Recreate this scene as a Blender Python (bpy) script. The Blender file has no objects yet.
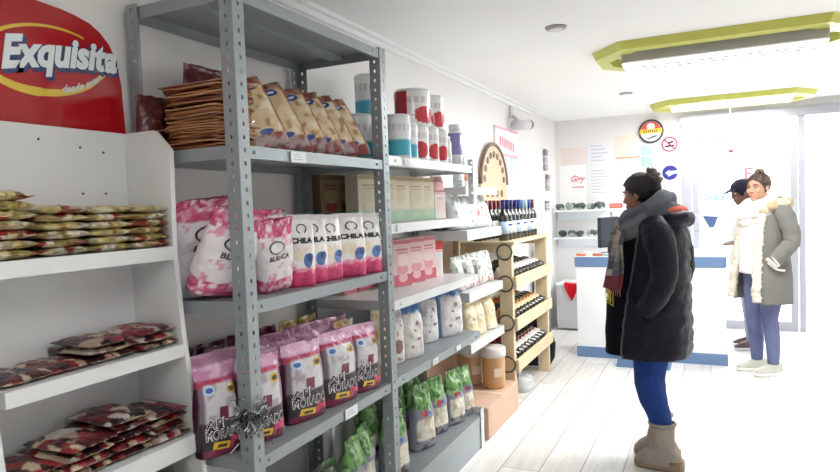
import bpy, math, random
from mathutils import Vector, Matrix, noise
R = math.radians
SC = bpy.context.scene
COL = SC.collection
random.seed(7)

# ------------------------------------------------------------------ colours and materials
def lin(c):
    return tuple(((v/255.0)/12.92 if v/255.0 <= .04045 else ((v/255.0+.055)/1.055)**2.4) for v in c)
MATS = {}
def mat(name, rgb=None, rough=.5, metal=0, spec=.5, bump=0, bscale=60, vc=False, var=0, vscale=8, emit=None, estr=0, coat=0, sheen=0):
    """procedural principled material; rgb is sRGB 0..255, vc reads the mesh's own print colours"""
    if name in MATS: return MATS[name]
    m = bpy.data.materials.new(name); m.use_nodes = True
    nt = m.node_tree; b = nt.nodes['Principled BSDF']
    b.inputs['Roughness'].default_value = rough; b.inputs['Metallic'].default_value = metal
    b.inputs['Specular IOR Level'].default_value = spec
    if coat: b.inputs['Coat Weight'].default_value = coat; b.inputs['Coat Roughness'].default_value = .15
    if sheen: b.inputs['Sheen Weight'].default_value = sheen
    tc = nt.nodes.new('ShaderNodeTexCoord')
    src = None
    if vc:
        a = nt.nodes.new('ShaderNodeAttribute'); a.attribute_name = 'Col'; src = a.outputs['Color']
    else:
        b.inputs['Base Color'].default_value = (*lin(rgb), 1)
    if var:
        n = nt.nodes.new('ShaderNodeTexNoise'); n.inputs['Scale'].default_value = vscale; n.inputs['Detail'].default_value = 4
        nt.links.new(tc.outputs['Object'], n.inputs['Vector'])
        mr = nt.nodes.new('ShaderNodeMapRange'); mr.inputs['From Min'].default_value = .3; mr.inputs['From Max'].default_value = .7
        mr.inputs['To Min'].default_value = 1-var; mr.inputs['To Max'].default_value = 1+var*.4
        nt.links.new(n.outputs['Fac'], mr.inputs['Value'])
        mx = nt.nodes.new('ShaderNodeVectorMath'); mx.operation = 'SCALE'
        if src: nt.links.new(src, mx.inputs[0])
        else: mx.inputs[0].default_value = lin(rgb)
        nt.links.new(mr.outputs['Result'], mx.inputs['Scale']); src = mx.outputs['Vector']
    if src: nt.links.new(src, b.inputs['Base Color'])
    if bump:
        n2 = nt.nodes.new('ShaderNodeTexNoise'); n2.inputs['Scale'].default_value = bscale; n2.inputs['Detail'].default_value = 3
        nt.links.new(tc.outputs['Object'], n2.inputs['Vector'])
        bp = nt.nodes.new('ShaderNodeBump'); bp.inputs['Strength'].default_value = bump; bp.inputs['Distance'].default_value = .01
        nt.links.new(n2.outputs['Fac'], bp.inputs['Height']); nt.links.new(bp.outputs['Normal'], b.inputs['Normal'])
    if emit:
        b.inputs['Emission Color'].default_value = (*lin(emit), 1); b.inputs['Emission Strength'].default_value = estr
    MATS[name] = m
    return m

def setup_mats():
    mat('wall_paint', (238,236,234), .6, bump=.05, bscale=30, var=.03, vscale=2)
    mat('ceiling_paint', (244,244,243), .7, var=.02, vscale=1.5)
    mat('white_board', (226,228,228), .35, var=.03, vscale=3)
    mat('rack_metal', (152,160,163), .4, .25, bump=.04, bscale=120, var=.06, vscale=6)
    mat('pale_metal', (222,224,224), .4, .1, var=.05, vscale=6)
    mat('foil', vc=True, rough=.28, spec=.6, bump=.55, bscale=38)
    mat('matte_bag', vc=True, rough=.42, spec=.5, bump=.45, bscale=30)
    mat('print', vc=True, rough=.4, spec=.5)
    mat('gloss_print', vc=True, rough=.12, spec=.6)
    mat('paper', vc=True, rough=.8, spec=.2)
    mat('cloth', vc=True, rough=.9, spec=.1, bump=.3, bscale=160)
    mat('fuzzy', vc=True, rough=.95, spec=.1, bump=.9, bscale=130)
    mat('puffer', (18,16,30), .55, spec=.25, bump=.5, bscale=45, var=.12, vscale=12)
    mat('black_cloth', (22,22,28), .9, spec=.1, bump=.2, bscale=120)
    mat('hair', vc=True, rough=.5, spec=.4, bump=.5, bscale=90)
    mat('skin', vc=True, rough=.55, spec=.35)
    mat('denim', vc=True, rough=.85, spec=.15, bump=.25, bscale=220, var=.15, vscale=14)
    mat('suede', (160,150,142), .95, spec=.1, bump=.25, bscale=80, var=.12, vscale=20)
    mat('sole', (146,124,102), .8, var=.1)
    mat('wood_pale', (216,198,164), .6, bump=.15, bscale=25, var=.1, vscale=7)
    mat('cardboard', (206,172,150), .8, var=.06, vscale=5)
    mat('dark_plastic', (28,30,36), .4)
    mat('grey_plastic', (170,172,176), .4)
    mat('blue_trim', (104,132,172), .45)
    mat('counter_white', (240,244,246), .35)
    mat('lamp_trim', (196,198,96), .4, var=.06)
    mat('lamp_metal', (176,174,172), .45, .2)
    mat('louver_slot', (112,132,140), .6)
    mat('alu', (168,168,178), .4, .3)
    mat('glass_dark', (18,24,18), .08, spec=.7, coat=.5)
    mat('clear_plastic', (200,202,206), .25)
setup_mats()
def louver_mat():
    m = bpy.data.materials.new('lamp_louver'); m.use_nodes = True
    b = m.node_tree.nodes['Principled BSDF']
    b.inputs['Base Color'].default_value = (.9,.9,.9,1); b.inputs['Emission Color'].default_value = (1,.99,.97,1); b.inputs['Emission Strength'].default_value = LAMP_E
    return m
LAMP_E = 3.0
MATS['louver'] = louver_mat()
def pane_mat():
    m = bpy.data.materials.new('window_glass'); m.use_nodes = True; nt = m.node_tree
    for n in list(nt.nodes): nt.nodes.remove(n)
    o = nt.nodes.new('ShaderNodeOutputMaterial'); mx = nt.nodes.new('ShaderNodeMixShader')
    t = nt.nodes.new('ShaderNodeBsdfTransparent'); g = nt.nodes.new('ShaderNodeBsdfGlossy'); f = nt.nodes.new('ShaderNodeFresnel')
    t.inputs['Color'].default_value = (.96,.98,.98,1); g.inputs['Roughness'].default_value = .02; f.inputs['IOR'].default_value = 1.3
    nt.links.new(f.outputs['Fac'], mx.inputs['Fac']); nt.links.new(t.outputs[0], mx.inputs[1]); nt.links.new(g.outputs[0], mx.inputs[2])
    nt.links.new(mx.outputs[0], o.inputs['Surface'])
    return m
MATS['pane'] = pane_mat()
def floor_mat():
    m = bpy.data.materials.new('washed_planks'); m.use_nodes = True; nt = m.node_tree; b = nt.nodes['Principled BSDF']
    L = nt.links.new
    tc = nt.nodes.new('ShaderNodeTexCoord'); mp = nt.nodes.new('ShaderNodeMapping')
    mp.inputs['Rotation'].default_value = (0,0,R(90)); mp.inputs['Location'].default_value = (.6,.02,0)
    L(tc.outputs['Object'], mp.inputs['Vector'])
    br = nt.nodes.new('ShaderNodeTexBrick'); br.offset = .37; br.inputs['Scale'].default_value = 1
    br.inputs['Brick Width'].default_value = 1.24; br.inputs['Row Height'].default_value = .213
    br.inputs['Mortar Size'].default_value = .0035; br.inputs['Mortar Smooth'].default_value = .1; br.inputs['Bias'].default_value = 0
    br.inputs['Color1'].default_value = (*lin((241,240,237)),1); br.inputs['Color2'].default_value = (*lin((222,219,215)),1); br.inputs['Mortar'].default_value = (*lin((172,168,162)),1)
    L(mp.outputs['Vector'], br.inputs['Vector'])
    n = nt.nodes.new('ShaderNodeTexNoise'); mp2 = nt.nodes.new('ShaderNodeMapping'); mp2.inputs['Scale'].default_value = (14,1.6,1)
    L(tc.outputs['Object'], mp2.inputs['Vector']); L(mp2.outputs['Vector'], n.inputs['Vector'])
    n.inputs['Scale'].default_value = 2.2; n.inputs['Detail'].default_value = 7; n.inputs['Roughness'].default_value = .65
    cr = nt.nodes.new('ShaderNodeMapRange'); cr.inputs['From Min'].default_value = .35; cr.inputs['From Max'].default_value = .6; cr.inputs['To Min'].default_value = .86; cr.inputs['To Max'].default_value = 1.02
    L(n.outputs['Fac'], cr.inputs['Value'])
    mx = nt.nodes.new('ShaderNodeVectorMath'); mx.operation = 'SCALE'
    L(br.outputs['Color'], mx.inputs[0]); L(cr.outputs['Result'], mx.inputs['Scale']); L(mx.outputs['Vector'], b.inputs['Base Color'])
    b.inputs['Roughness'].default_value = .32
    return m
MATS['floor'] = floor_mat()

# ------------------------------------------------------------------ mesh builder
class MB:
    def __init__(s): s.v=[]; s.f=[]; s.c=[]; s.m=[]; s.sm=[]
    def add(s, verts, faces, col=(200,200,200), m=0, smooth=False):
        o = len(s.v); s.v += [Vector(p) for p in verts]
        for i, f in enumerate(faces):
            s.f.append([o+k for k in f]); s.c.append(col[i] if isinstance(col, list) else col); s.m.append(m); s.sm.append(smooth)
        return s
    def box(s, a, b, col=(200,200,200), m=0, M=None):
        x0,y0,z0 = a; x1,y1,z1 = b
        V = [Vector(p) for p in ((x0,y0,z0),(x1,y0,z0),(x1,y1,z0),(x0,y1,z0),(x0,y0,z1),(x1,y0,z1),(x1,y1,z1),(x0,y1,z1))]
        if M: V = [M @ p for p in V]
        return s.add(V, [(0,3,2,1),(4,5,6,7),(0,1,5,4),(1,2,6,5),(2,3,7,6),(3,0,4,7)], col, m)
    def rbox(s, a, b, r=.006, col=(200,200,200), m=0, M=None):
        """box with chamfered edges"""
        import itertools
        c = [(a[i]+b[i])/2 for i in range(3)]; h = [abs(b[i]-a[i])/2 for i in range(3)]; r = min(r, *[k*.9 for k in h])
        V = []; idx = {}
        for sx, sy, sz in itertools.product((-1,1), repeat=3):
            for ax in range(3):
                p = [0,0,0]; sg = (sx,sy,sz)
                for i in range(3): p[i] = c[i]+sg[i]*(h[i]-(0 if i == ax else r))
                idx[(sx,sy,sz,ax)] = len(V); V.append(Vector(p))
        F = []
        for ax in range(3):
            o = [i for i in range(3) if i != ax]
            for sg in (-1,1):
                q = []
                for u, w in ((-1,-1),(1,-1),(1,1),(-1,1)):
                    t = [0,0,0]; t[ax] = sg; t[o[0]] = u; t[o[1]] = w; q.append(idx[(*t,ax)])
                F.append(q)
        for ax in range(3):
            o = [i for i in range(3) if i != ax]
            for u in (-1,1):
                for w in (-1,1):
                    t0=[0,0,0]; t1=[0,0,0]; t0[ax]=-1; t1[ax]=1
                    for t in (t0,t1): t[o[0]]=u; t[o[1]]=w
                    F.append([idx[(*t0,o[0])], idx[(*t1,o[0])], idx[(*t1,o[1])], idx[(*t0,o[1])]])
        for sx, sy, sz in itertools.product((-1,1), repeat=3): F.append([idx[(sx,sy,sz,k)] for k in range(3)])
        if M: V = [M @ p for p in V]
        return s.add(V, F, col, m)
    def lathe(s, prof, c=(0,0,0), n=20, col=(200,200,200), m=0, M=None, smooth=True):
        """prof: list of (r, z[, colour])"""
        V=[]; F=[]; C=[]
        for p in prof:
            for k in range(n):
                a = 2*math.pi*k/n; q = Vector((p[0]*math.cos(a), p[0]*math.sin(a), p[1]))
                V.append((M @ q if M else q)+Vector(c))
        for i in range(len(prof)-1):
            for k in range(n):
                F.append((i*n+k, i*n+(k+1)%n, (i+1)*n+(k+1)%n, (i+1)*n+k)); C.append(prof[i][2] if len(prof[i])>2 else col)
        F.append(tuple(reversed(range(n)))); C.append(prof[0][2] if len(prof[0])>2 else col)
        F.append(tuple((len(prof)-1)*n+k for k in range(n))); C.append(prof[-1][2] if len(prof[-1])>2 else col)
        return s.add(V, F, C, m, smooth)
    def cone(s, p0, p1, r0, r1=None, n=14, col=(200,200,200), m=0, smooth=True):
        p0, p1 = Vector(p0), Vector(p1); r1 = r0 if r1 is None else r1
        d = (p1-p0); q = d.to_track_quat('Z','Y').to_matrix()
        return s.lathe([(r0,0),(r1,d.length)], p0, n, col, m, q, smooth)
    def sphere(s, c, r, col=(200,200,200), m=0, n=14, k=9, M=None):
        r = (r,r,r) if not isinstance(r,(tuple,list)) else r
        V=[]; F=[]
        for i in range(k+1):
            t = math.pi*i/k
            for j in range(n):
                a = 2*math.pi*j/n; p = Vector((r[0]*math.sin(t)*math.cos(a), r[1]*math.sin(t)*math.sin(a), -r[2]*math.cos(t)))
                V.append((M @ p if M else p)+Vector(c))
        for i in range(k):
            for j in range(n): F.append((i*n+j, i*n+(j+1)%n, (i+1)*n+(j+1)%n, (i+1)*n+j))
        return s.add(V, F, col, m, True)
    def tube(s, path, rad, n=10, col=(200,200,200), m=0, closed=False, disp=None, cap=True):
        P = [Vector(p) for p in path]; N = len(P); V=[]; F=[]; C=[]
        up = Vector((0,0,1)); prev=None
        for i,p in enumerate(P):
            a = P[(i-1)%N] if (closed or i) else p; b = P[(i+1)%N] if (closed or i<N-1) else p
            t = (b-a).normalized()
            if prev is None:
                x = t.cross(up); x = x if x.length>1e-3 else t.cross(Vector((1,0,0))); x.normalize()
            else: x = (prev - t*prev.dot(t)).normalized()
            prev = x; y = t.cross(x)
            r = rad[i] if isinstance(rad,(list,tuple)) else rad
            rx, ry = r if isinstance(r,(list,tuple)) else (r,r)
            for k in range(n):
                an = 2*math.pi*k/n; q = p + x*rx*math.cos(an)+y*ry*math.sin(an)
                if disp: q = disp(q, p, i, an)
                V.append(q)
        for i in range(N if closed else N-1):
            for k in range(n):
                F.append((i*n+k, i*n+(k+1)%n, ((i+1)%N)*n+(k+1)%n, ((i+1)%N)*n+k)); C.append(col[i] if isinstance(col,list) else col)
        if not closed and cap:
            F.append(tuple(reversed(range(n)))); F.append(tuple((N-1)*n+k for k in range(n)))
            c0 = col[0] if isinstance(col,list) else col; c1 = col[-1] if isinstance(col,list) else col; C += [c0,c1]
        return s.add(V, F, C, m, True)
    def prism(s, pts, o, ux, uy, th, col=(200,200,200), m=0):
        """2D outline extruded from the plane (o,ux,uy) by th along the normal"""
        o,ux,uy = Vector(o),Vector(ux),Vector(uy); n = ux.cross(uy).normalized()*th; k=len(pts)
        V = [o+ux*a+uy*b for a,b in pts]; V += [p+n for p in V]
        F = [tuple(reversed(range(k))), tuple(range(k,2*k))]+[(i,(i+1)%k,k+(i+1)%k,k+i) for i in range(k)]
        return s.add(V, F, col, m)
    def build(s, name, mats, parent=None, loc=None, rotz=0, recalc=False):
        me = bpy.data.meshes.new(name)
        me.from_pydata([tuple(p) for p in s.v], [], s.f)
        for k in ([mats] if isinstance(mats,str) else mats): me.materials.append(MATS[k])
        me.polygons.foreach_set('material_index', s.m); me.polygons.foreach_set('use_smooth', s.sm)
        at = me.color_attributes.new('Col','FLOAT_COLOR','CORNER')
        buf=[]; cache={}
        for f,c in zip(s.f, s.c):
            if isinstance(c[0], tuple):
                for q in c:
                    l = cache.get(q)
                    if l is None: l = cache[q] = (*lin(q),1.0)
                    buf += l
                continue
            l = cache.get(c)
            if l is None: l = cache[c] = (*lin(c),1.0)
            buf += l*len(f)
        at.data.foreach_set('color', buf)
        me.validate(); me.update()
        o = bpy.data.objects.new(name, me); COL.objects.link(o)
        if parent: o.parent = parent
        if loc is not None: o.location = loc
        if rotz: o.rotation_euler = (0,0,rotz)
        return o

def tag(o, label, cat, group=None):
    o['label']=label; o['category']=cat
    if group: o['group']=group
    return o
def thing(name, label, cat, loc=(0,0,0), rotz=0, group=None):
    o = bpy.data.objects.new(name, None); COL.objects.link(o); o.empty_display_size=.05
    o.location = loc; o.rotation_euler=(0,0,rotz)
    return tag(o,label,cat,group)
def struct(o): o['kind']='structure'; return o
ORD = ['first','second','third','fourth','fifth','sixth','seventh','eighth','ninth','tenth','eleventh','twelfth','thirteenth']
def layer_word(i, n):
    """i counts from the bottom"""
    if i == n-1: return 'topmost'
    if i == 0: return 'bottom'
    k = n-1-i
    return ORD[k]+' from the top'

# text as flat geometry
_TX = {}
def text2d(s, fat=0, shear=0):
    key=(s,fat,shear)
    if key in _TX: return _TX[key]
    cu = bpy.data.curves.new('t','FONT'); cu.body=s; cu.size=1; cu.resolution_u=3; cu.offset=fat; cu.shear=shear
    o = bpy.data.objects.new('t',cu); COL.objects.link(o)
    me = o.to_mesh(); V=[(v.co.x,v.co.y) for v in me.vertices]; F=[tuple(p.vertices) for p in me.polygons]
    o.to_mesh_clear(); bpy.data.objects.remove(o); bpy.data.curves.remove(cu)
    x0=min(a for a,b in V); x1=max(a for a,b in V); y0=min(b for a,b in V); y1=max(b for a,b in V)
    r = ([((a-x0)/(x1-x0),(b-y0)/(y1-y0)) for a,b in V], F, (x1-x0)/(y1-y0))
    _TX[key]=r; return r
def put_text(mb, s, fn, col, m=0, fat=.0, shear=0):
    """fn maps text-box coordinates (0..1, 0..1) to a point"""
    V,F,_ = text2d(s,fat,shear); mb.add([fn(a,b) for a,b in V], F, col, m)
def plane_fn(o, ux, uy, w, h):
    o,ux,uy = Vector(o),Vector(ux),Vector(uy)
    return lambda a,b: o+ux*(a*w)+uy*(b*h)
def circle(r, n=32, cx=0, cy=0, ry=None): return [(cx+r*math.cos(2*math.pi*i/n), cy+(ry or r)*math.sin(2*math.pi*i/n)) for i in range(n)]

# ------------------------------------------------------------------ camera (fitted to the photograph)
F_PX, YAW, PITCH, ROLL = 630.75, .4378, -.0451, -.0367
CAM = Vector((1.3052,-1.5146,1.48))
def make_camera():
    fw = Vector((-math.sin(YAW)*math.cos(PITCH), math.cos(YAW)*math.cos(PITCH), math.sin(PITCH)))
    r = Vector((math.cos(YAW), math.sin(YAW), 0)); u = r.cross(fw)
    r2 = r*math.cos(ROLL)+u*math.sin(ROLL); u2 = u*math.cos(ROLL)-r*math.sin(ROLL)
    cd = bpy.data.cameras.new('camera'); cd.sensor_width=36; cd.lens=F_PX/840*36; cd.clip_start=.05
    c = bpy.data.objects.new('camera',cd); COL.objects.link(c)
    M = Matrix((r2,u2,-fw)).transposed().to_4x4(); M.translation = CAM
    c.matrix_world = M; SC.camera = c
make_camera()

# ------------------------------------------------------------------ the room
WX, RX, FY, BY, CZ = -.47, 3.1, -2.7, 6.3, 2.475
DX0, DX1, DZ = 1.0, 2.95, 2.33      # shopfront opening
def room():
    struct(MB().box((WX-.1,FY-.1,-.05),(RX+.1,BY+.15,0)).build('floor','floor'))
    struct(MB().box((WX-.1,FY-.1,CZ),(RX+.1,BY+.15,CZ+.1)).build('ceiling','ceiling_paint'))
    struct(MB().box((WX-.12,FY,0),(WX,BY,CZ)).build('wall_left','wall_paint'))
    struct(MB().box((RX,FY,0),(RX+.12,BY,CZ)).build('wall_right','wall_paint'))
    struct(MB().box((WX-.12,FY-.12,0),(RX+.12,FY,CZ)).build('wall_behind','wall_paint'))
    b = MB().box((WX-.12,BY,0),(DX0,BY+.15,CZ)).box((DX1,BY,0),(RX+.12,BY+.15,CZ)).box((DX0,BY,DZ),(DX1,BY+.15,CZ))
    struct(b.build('wall_front','wall_paint'))
    # cornice strip along the top of the left wall
    t = MB().box((WX,FY,CZ-.05),(WX+.03,5.2,CZ)).box((WX+.03,FY,CZ-.022),(WX+.055,5.2,CZ))
    struct(t.build('trim_1','ceiling_paint'))
    # shopfront: aluminium frame, glass panes, door leaf
    fr = MB()
    fr.box((DX0-.04,BY-.06,DZ-.03),(DX1+.04,BY+.06,DZ+.07))
    for x in (DX0-.02, DX1-.06): fr.box((x,BY-.05,0),(x+.09,BY+.05,DZ))
    w = struct(fr.build('window_1','alu'))
    MB().box((2.12,BY-.03,.0),(2.18,BY+.03,DZ)).build('mullion','alu',w)
    MB().box((2.18,BY-.006,.02),(DX1-.06,BY+.006,DZ-.03)).build('pane','pane',w)
    MB().box((1.07,BY-.006,2.1),(2.12,BY+.006,DZ-.03)).build('pane','pane',w)
    d = struct(MB().box((1.08,BY-.025,2.02),(2.11,BY+.025,2.09)).box((1.08,BY-.025,0),(2.11,BY+.025,.1)).box((1.08,BY-.025,.1),(1.15,BY+.025,2.02)).box((2.04,BY-.025,.1),(2.11,BY+.025,2.02)).build('door_1','alu'))
    MB().box((1.15,BY-.005,.1),(2.04,BY+.005,2.02)).build('pane','pane',d)
    MB().tube([(1.98,BY-.03,.9),(1.98,BY-.08,.92),(1.98,BY-.08,1.25),(1.98,BY-.03,1.27)],.012).build('handle','lamp_metal',d)
room()

# outside: pavement and the white building over the street
def outside():
    struct(MB().box((-14,BY+.15,-.06),(18,30,-.01)).build('pavement','ceiling_paint'))
    b = thing('building','pale building across the street beyond the glass shopfront','building',(2,13.5,-.01))
    MB().box((-9,0,0),(9,3,4.2)).build('facade','wall_paint',b)
    w = MB().box((-1.6,-.06,.5),(1.2,-.0,1.05),(150,176,190)).box((1.8,-.06,.5),(4.2,0,2.3),(176,190,200))
    w.build('window','print',b)
    s = MB().box((-1.35,-.12,1.36),(-.05,-.06,1.56),(232,240,238)).box((-1.35,-.13,1.36),(-.05,-.12,1.385),(20,96,84)).box((-1.35,-.13,1.535),(-.05,-.12,1.56),(20,96,84))
    put_text(s,'SALE',plane_fn((-.98,-.125,1.405),(1,0,0),(0,0,1),.55,.11),(24,84,78),fat=.03)
    s.build('sale_banner','print',b)
    g = MB().box((-1.02,-.14,2.60),(-.5,-.06,2.79),(84,90,120)); g.prism(circle(.19,24,-.76,2.695,.04),(0,-.141,0),(1,0,0),(0,0,1),.004,(240,244,250))
    le=MB(); put_text(le,'E',plane_fn((-.12,-.125,1.82),(1,0,0),(0,0,1),.16,.26),(190,40,60),fat=.03); le.build('letter','print',b)
    g.build('shop_sign','print',b)
outside()

# ------------------------------------------------------------------ steel rack
def post_mb(h, sx, sy, w=.05, hole=True):
    """slotted angle post with real holes; the corner is at the origin, flanges run to sx and sy"""
    mb = MB(); n = int(h/.04); dz = h/n; t=.0025
    for fl in (0,1):
        sg = sx if fl==0 else sy
        xs = [0, w*.42, w*.60, w]
        for i in range(n):
            zs = [i*dz, i*dz+dz*.34, i*dz+dz*.66, (i+1)*dz]
            for a in range(3):
                for b in range(3):
                    if hole and a==1 and b==1: continue
                    q = [(xs[a]*sg,zs[b]),(xs[a+1]*sg,zs[b]),(xs[a+1]*sg,zs[b+1]),(xs[a]*sg,zs[b+1])]
                    V = [((p,0,z) if fl==0 else (0,p,z)) for p,z in q]
                    mb.add(V,[(0,1,2,3)])
    return mb
def add_post(root, x, y, h, sx, sy, m='rack_metal', z=0):
    o = post_mb(h,sx,sy).build('post',m,root,(x,y,z))
    md = o.modifiers.new('thickness','SOLIDIFY'); md.thickness=.0028; md.offset=0
    return o
def shelf_mb(x0,x1,y0,y1,zt,lip=.04):
    t=.004; mb = MB()
    mb.box((x0+t,y0+t,zt-t),(x1-t,y1-t,zt))
    for a,b in (((x1-t,y0,zt-lip),(x1,y1,zt)),((x0,y0,zt-lip),(x0+t,y1,zt)),((x0+t,y0,zt-lip),(x1-t,y0+t,zt)),((x0+t,y1-t,zt-lip),(x1-t,y1,zt))):
        mb.box(a,b)
    mb.box((x1-.018,y0+t,zt-lip+.001),(x1-t,y1-t,zt-lip+t)); mb.box((x0+t,y0+t,zt-lip+.001),(x0+.018,y1-t,zt-lip+t))
    # stiffening channel under the shelf
    mb.box(((x0+x1)/2-.03,y0+.01,zt-.022),((x0+x1)/2+.03,y1-.01,zt-.004))
    for yy in (y0+.07,y1-.07):
        mb.lathe([(.006,0),(.006,.004),(.003,.006)],(x1,yy,zt-lip*.5),8,M=Matrix.Rotation(R(90),3,'Y'))
    return mb
Y1, Y2 = .945, 2.10
def rack():
    r = thing('storage_rack','tall grey slotted steel storage rack of two bays along the left wall','rack',(0,0,0))
    add_post(r,0,0,2.18,-1,1); add_post(r,-.444,0,2.18,1,1); add_post(r,-.444,Y1,2.18,1,-1); add_post(r,0,Y1-.02,2.18,-1,1)
    add_post(r,0,Y2,.24,-1,-1,'pale_metal'); add_post(r,0,Y2,.27,-1,-1,'pale_metal',1.49); add_post(r,-.444,Y2,1.75,1,-1)  # front end pieces in paler metal: strong light put into their colour
    for z in (2.172,1.692,1.205,.709): shelf_mb(-.441,-.003,.006,Y1-.005,z).build('shelf','rack_metal',r)
    for z in (1.717,1.411,1.064,.715): shelf_mb(-.441,-.003,Y1+.03,Y2-.006,z,.043).build('shelf','pale_metal' if z>1 else 'rack_metal',r)  # upper shelves paler here, the brighter light put into the metal colour
    b = shelf_mb(-.441,-.003,.006,Y1-.005,.2); b.build('shelf','rack_metal',r)
    b = shelf_mb(-.441,-.003,Y1+.03,Y2+.02,.2); b.build('shelf','rack_metal',r)
    MB().box((-.012,.05,.0),(-.006,Y2+.02,.16)).build('kick_plate','rack_metal',r)
    MB().box((-.44,Y2+.012,.0),(-.008,Y2+.02,.16)).build('side_plate','rack_metal',r)
    MB().cone((-.1,.60,.68),(-.40,1.0,.22),.012,n=8).build('brace','pale_metal',r)
rack()

# ------------------------------------------------------------------ white bread cabinet at the left
def side_prof(): return [(-.452,0),(-.135,0),(-.175,.66),(-.194,.79),(-.235,1.12),(-.252,1.37),(-.245,1.69),(-.31,1.756),(-.452,1.756)]
def front_x(z):
    P = [(0,-.135),(.66,-.175),(.79,-.194),(1.12,-.235),(1.37,-.252),(1.69,-.245),(1.76,-.245)]
    for (a,b),(c,d) in zip(P,P[1:]):
        if a<=z<=c: return b+(d-b)*(z-a)/(c-a)
SHELF_Z = (1.386,1.075,.792,.52)
def cabinet():
    r = thing('shelving_unit','white slope-sided shelf cabinet with packets under the red oval sign','shelf',(0,0,0))
    MB().box((-.452,-.93,0),(-.440,-.02,1.756)).build('back_panel','white_board',r)
    for y in (-.02,-.618):
        MB().prism(side_prof(),(0,y,0),(1,0,0),(0,0,1),.018 if y>-.1 else .02).build('side_panel','white_board',r)
    MB().box((-.452,-.95,0),(-.25,-.93,1.756)).build('side_panel','white_board',r)
    for z,l in zip(SHELF_Z,(.042,.04,.058,.05)):
        x = front_x(z)+.003
        m = MB().box((-.439,-.597,z-.016),(x-.02,-.039,z)).box((x-.02,-.597,z-l),(x,-.039,z))
        m.build('shelf','white_board',r)
    MB().box((-.439,-.928,1.344),(-.255,-.62,1.386)).build('shelf','white_board',r)
    d = MB()
    for y,z in ((-.33,1.715),(-.2,1.7),(-.12,1.69),(-.2,1.56),(-.12,1.56)): d.lathe([(.004,0),(.003,.003)],(-.440,y,z),8,(90,90,90),M=Matrix.Rotation(R(90),3,'Y'))
    d.build('screw_hole','print',r)
cabinet()

# ------------------------------------------------------------------ flat packets
def flat_pack(w, d, t, pal, seed, sag=.0):
    """sealed flat packet lying down; origin bottom centre; w along y, d along x"""
    rnd = random.Random(seed); nu, nv = 30, 20; mb = MB()
    seeds = [(rnd.uniform(-1,1),rnd.uniform(-1,1.3),rnd.choice(pal)) for _ in range(34)]
    def colr(a,b):
        return min(seeds, key=lambda q:(q[0]-a)**2+(q[1]-b)**2*.7)[2]
    def hgt(a,b): return max(.0, (1-abs(a)**2.6))**.55*max(0,(1-abs(b)**4))**.5
    V=[]; F=[]; C=[]; P=[]
    for s in (1,-1):
        for i in range(nu+1):
            a = -1+2*i/nu
            for j in range(nv+1):
                b = -1+2*j/nv
                z = t/2+s*(t/2*hgt(a,b)) + (.004*noise.noise(Vector((a*4+seed,b*4,seed*.7)))+.003*noise.noise(Vector((a*11+seed,b*9,seed))))*(1 if s>0 else .3)*(1-abs(a)**5) + sag*(a*a)
                V.append((b*d/2*(1-.02*abs(a)), a*w/2, max(z,0.0))); P.append(colr(a,b+(.3 if s<0 else 0)))
    K=(nu+1)*(nv+1)
    for s in (0,1):
        for i in range(nu):
            for j in range(nv):
                q = [s*K+i*(nv+1)+j, s*K+(i+1)*(nv+1)+j, s*K+(i+1)*(nv+1)+j+1, s*K+i*(nv+1)+j+1]
                q=q if s else q[::-1]; F.append(q); C.append(tuple(P[k] for k in q))
    # seam skirt
    rim = [j for j in range(nv+1)]+[i*(nv+1)+nv for i in range(1,nu+1)]+[nu*(nv+1)+j for j in range(nv-1,-1,-1)]+[i*(nv+1) for i in range(nu-1,0,-1)]
    for p,q in zip(rim, rim[1:]+rim[:1]): F.append((p,q,K+q,K+p)); C.append((214,196,150) if len(pal)>5 else pal[0])
    mb.add(V,F,C,0,True); return mb
KHAKI = [(200,184,130),(176,158,96),(212,204,180),(150,136,84),(222,218,206),(186,170,110),(140,40,44),(206,190,140)]
WINE = [(84,26,34),(110,28,38),(50,18,26),(206,190,160),(140,44,54),(200,190,184),(34,16,24),(150,40,44),(70,24,32),(30,16,24),(178,150,136)]
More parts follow.
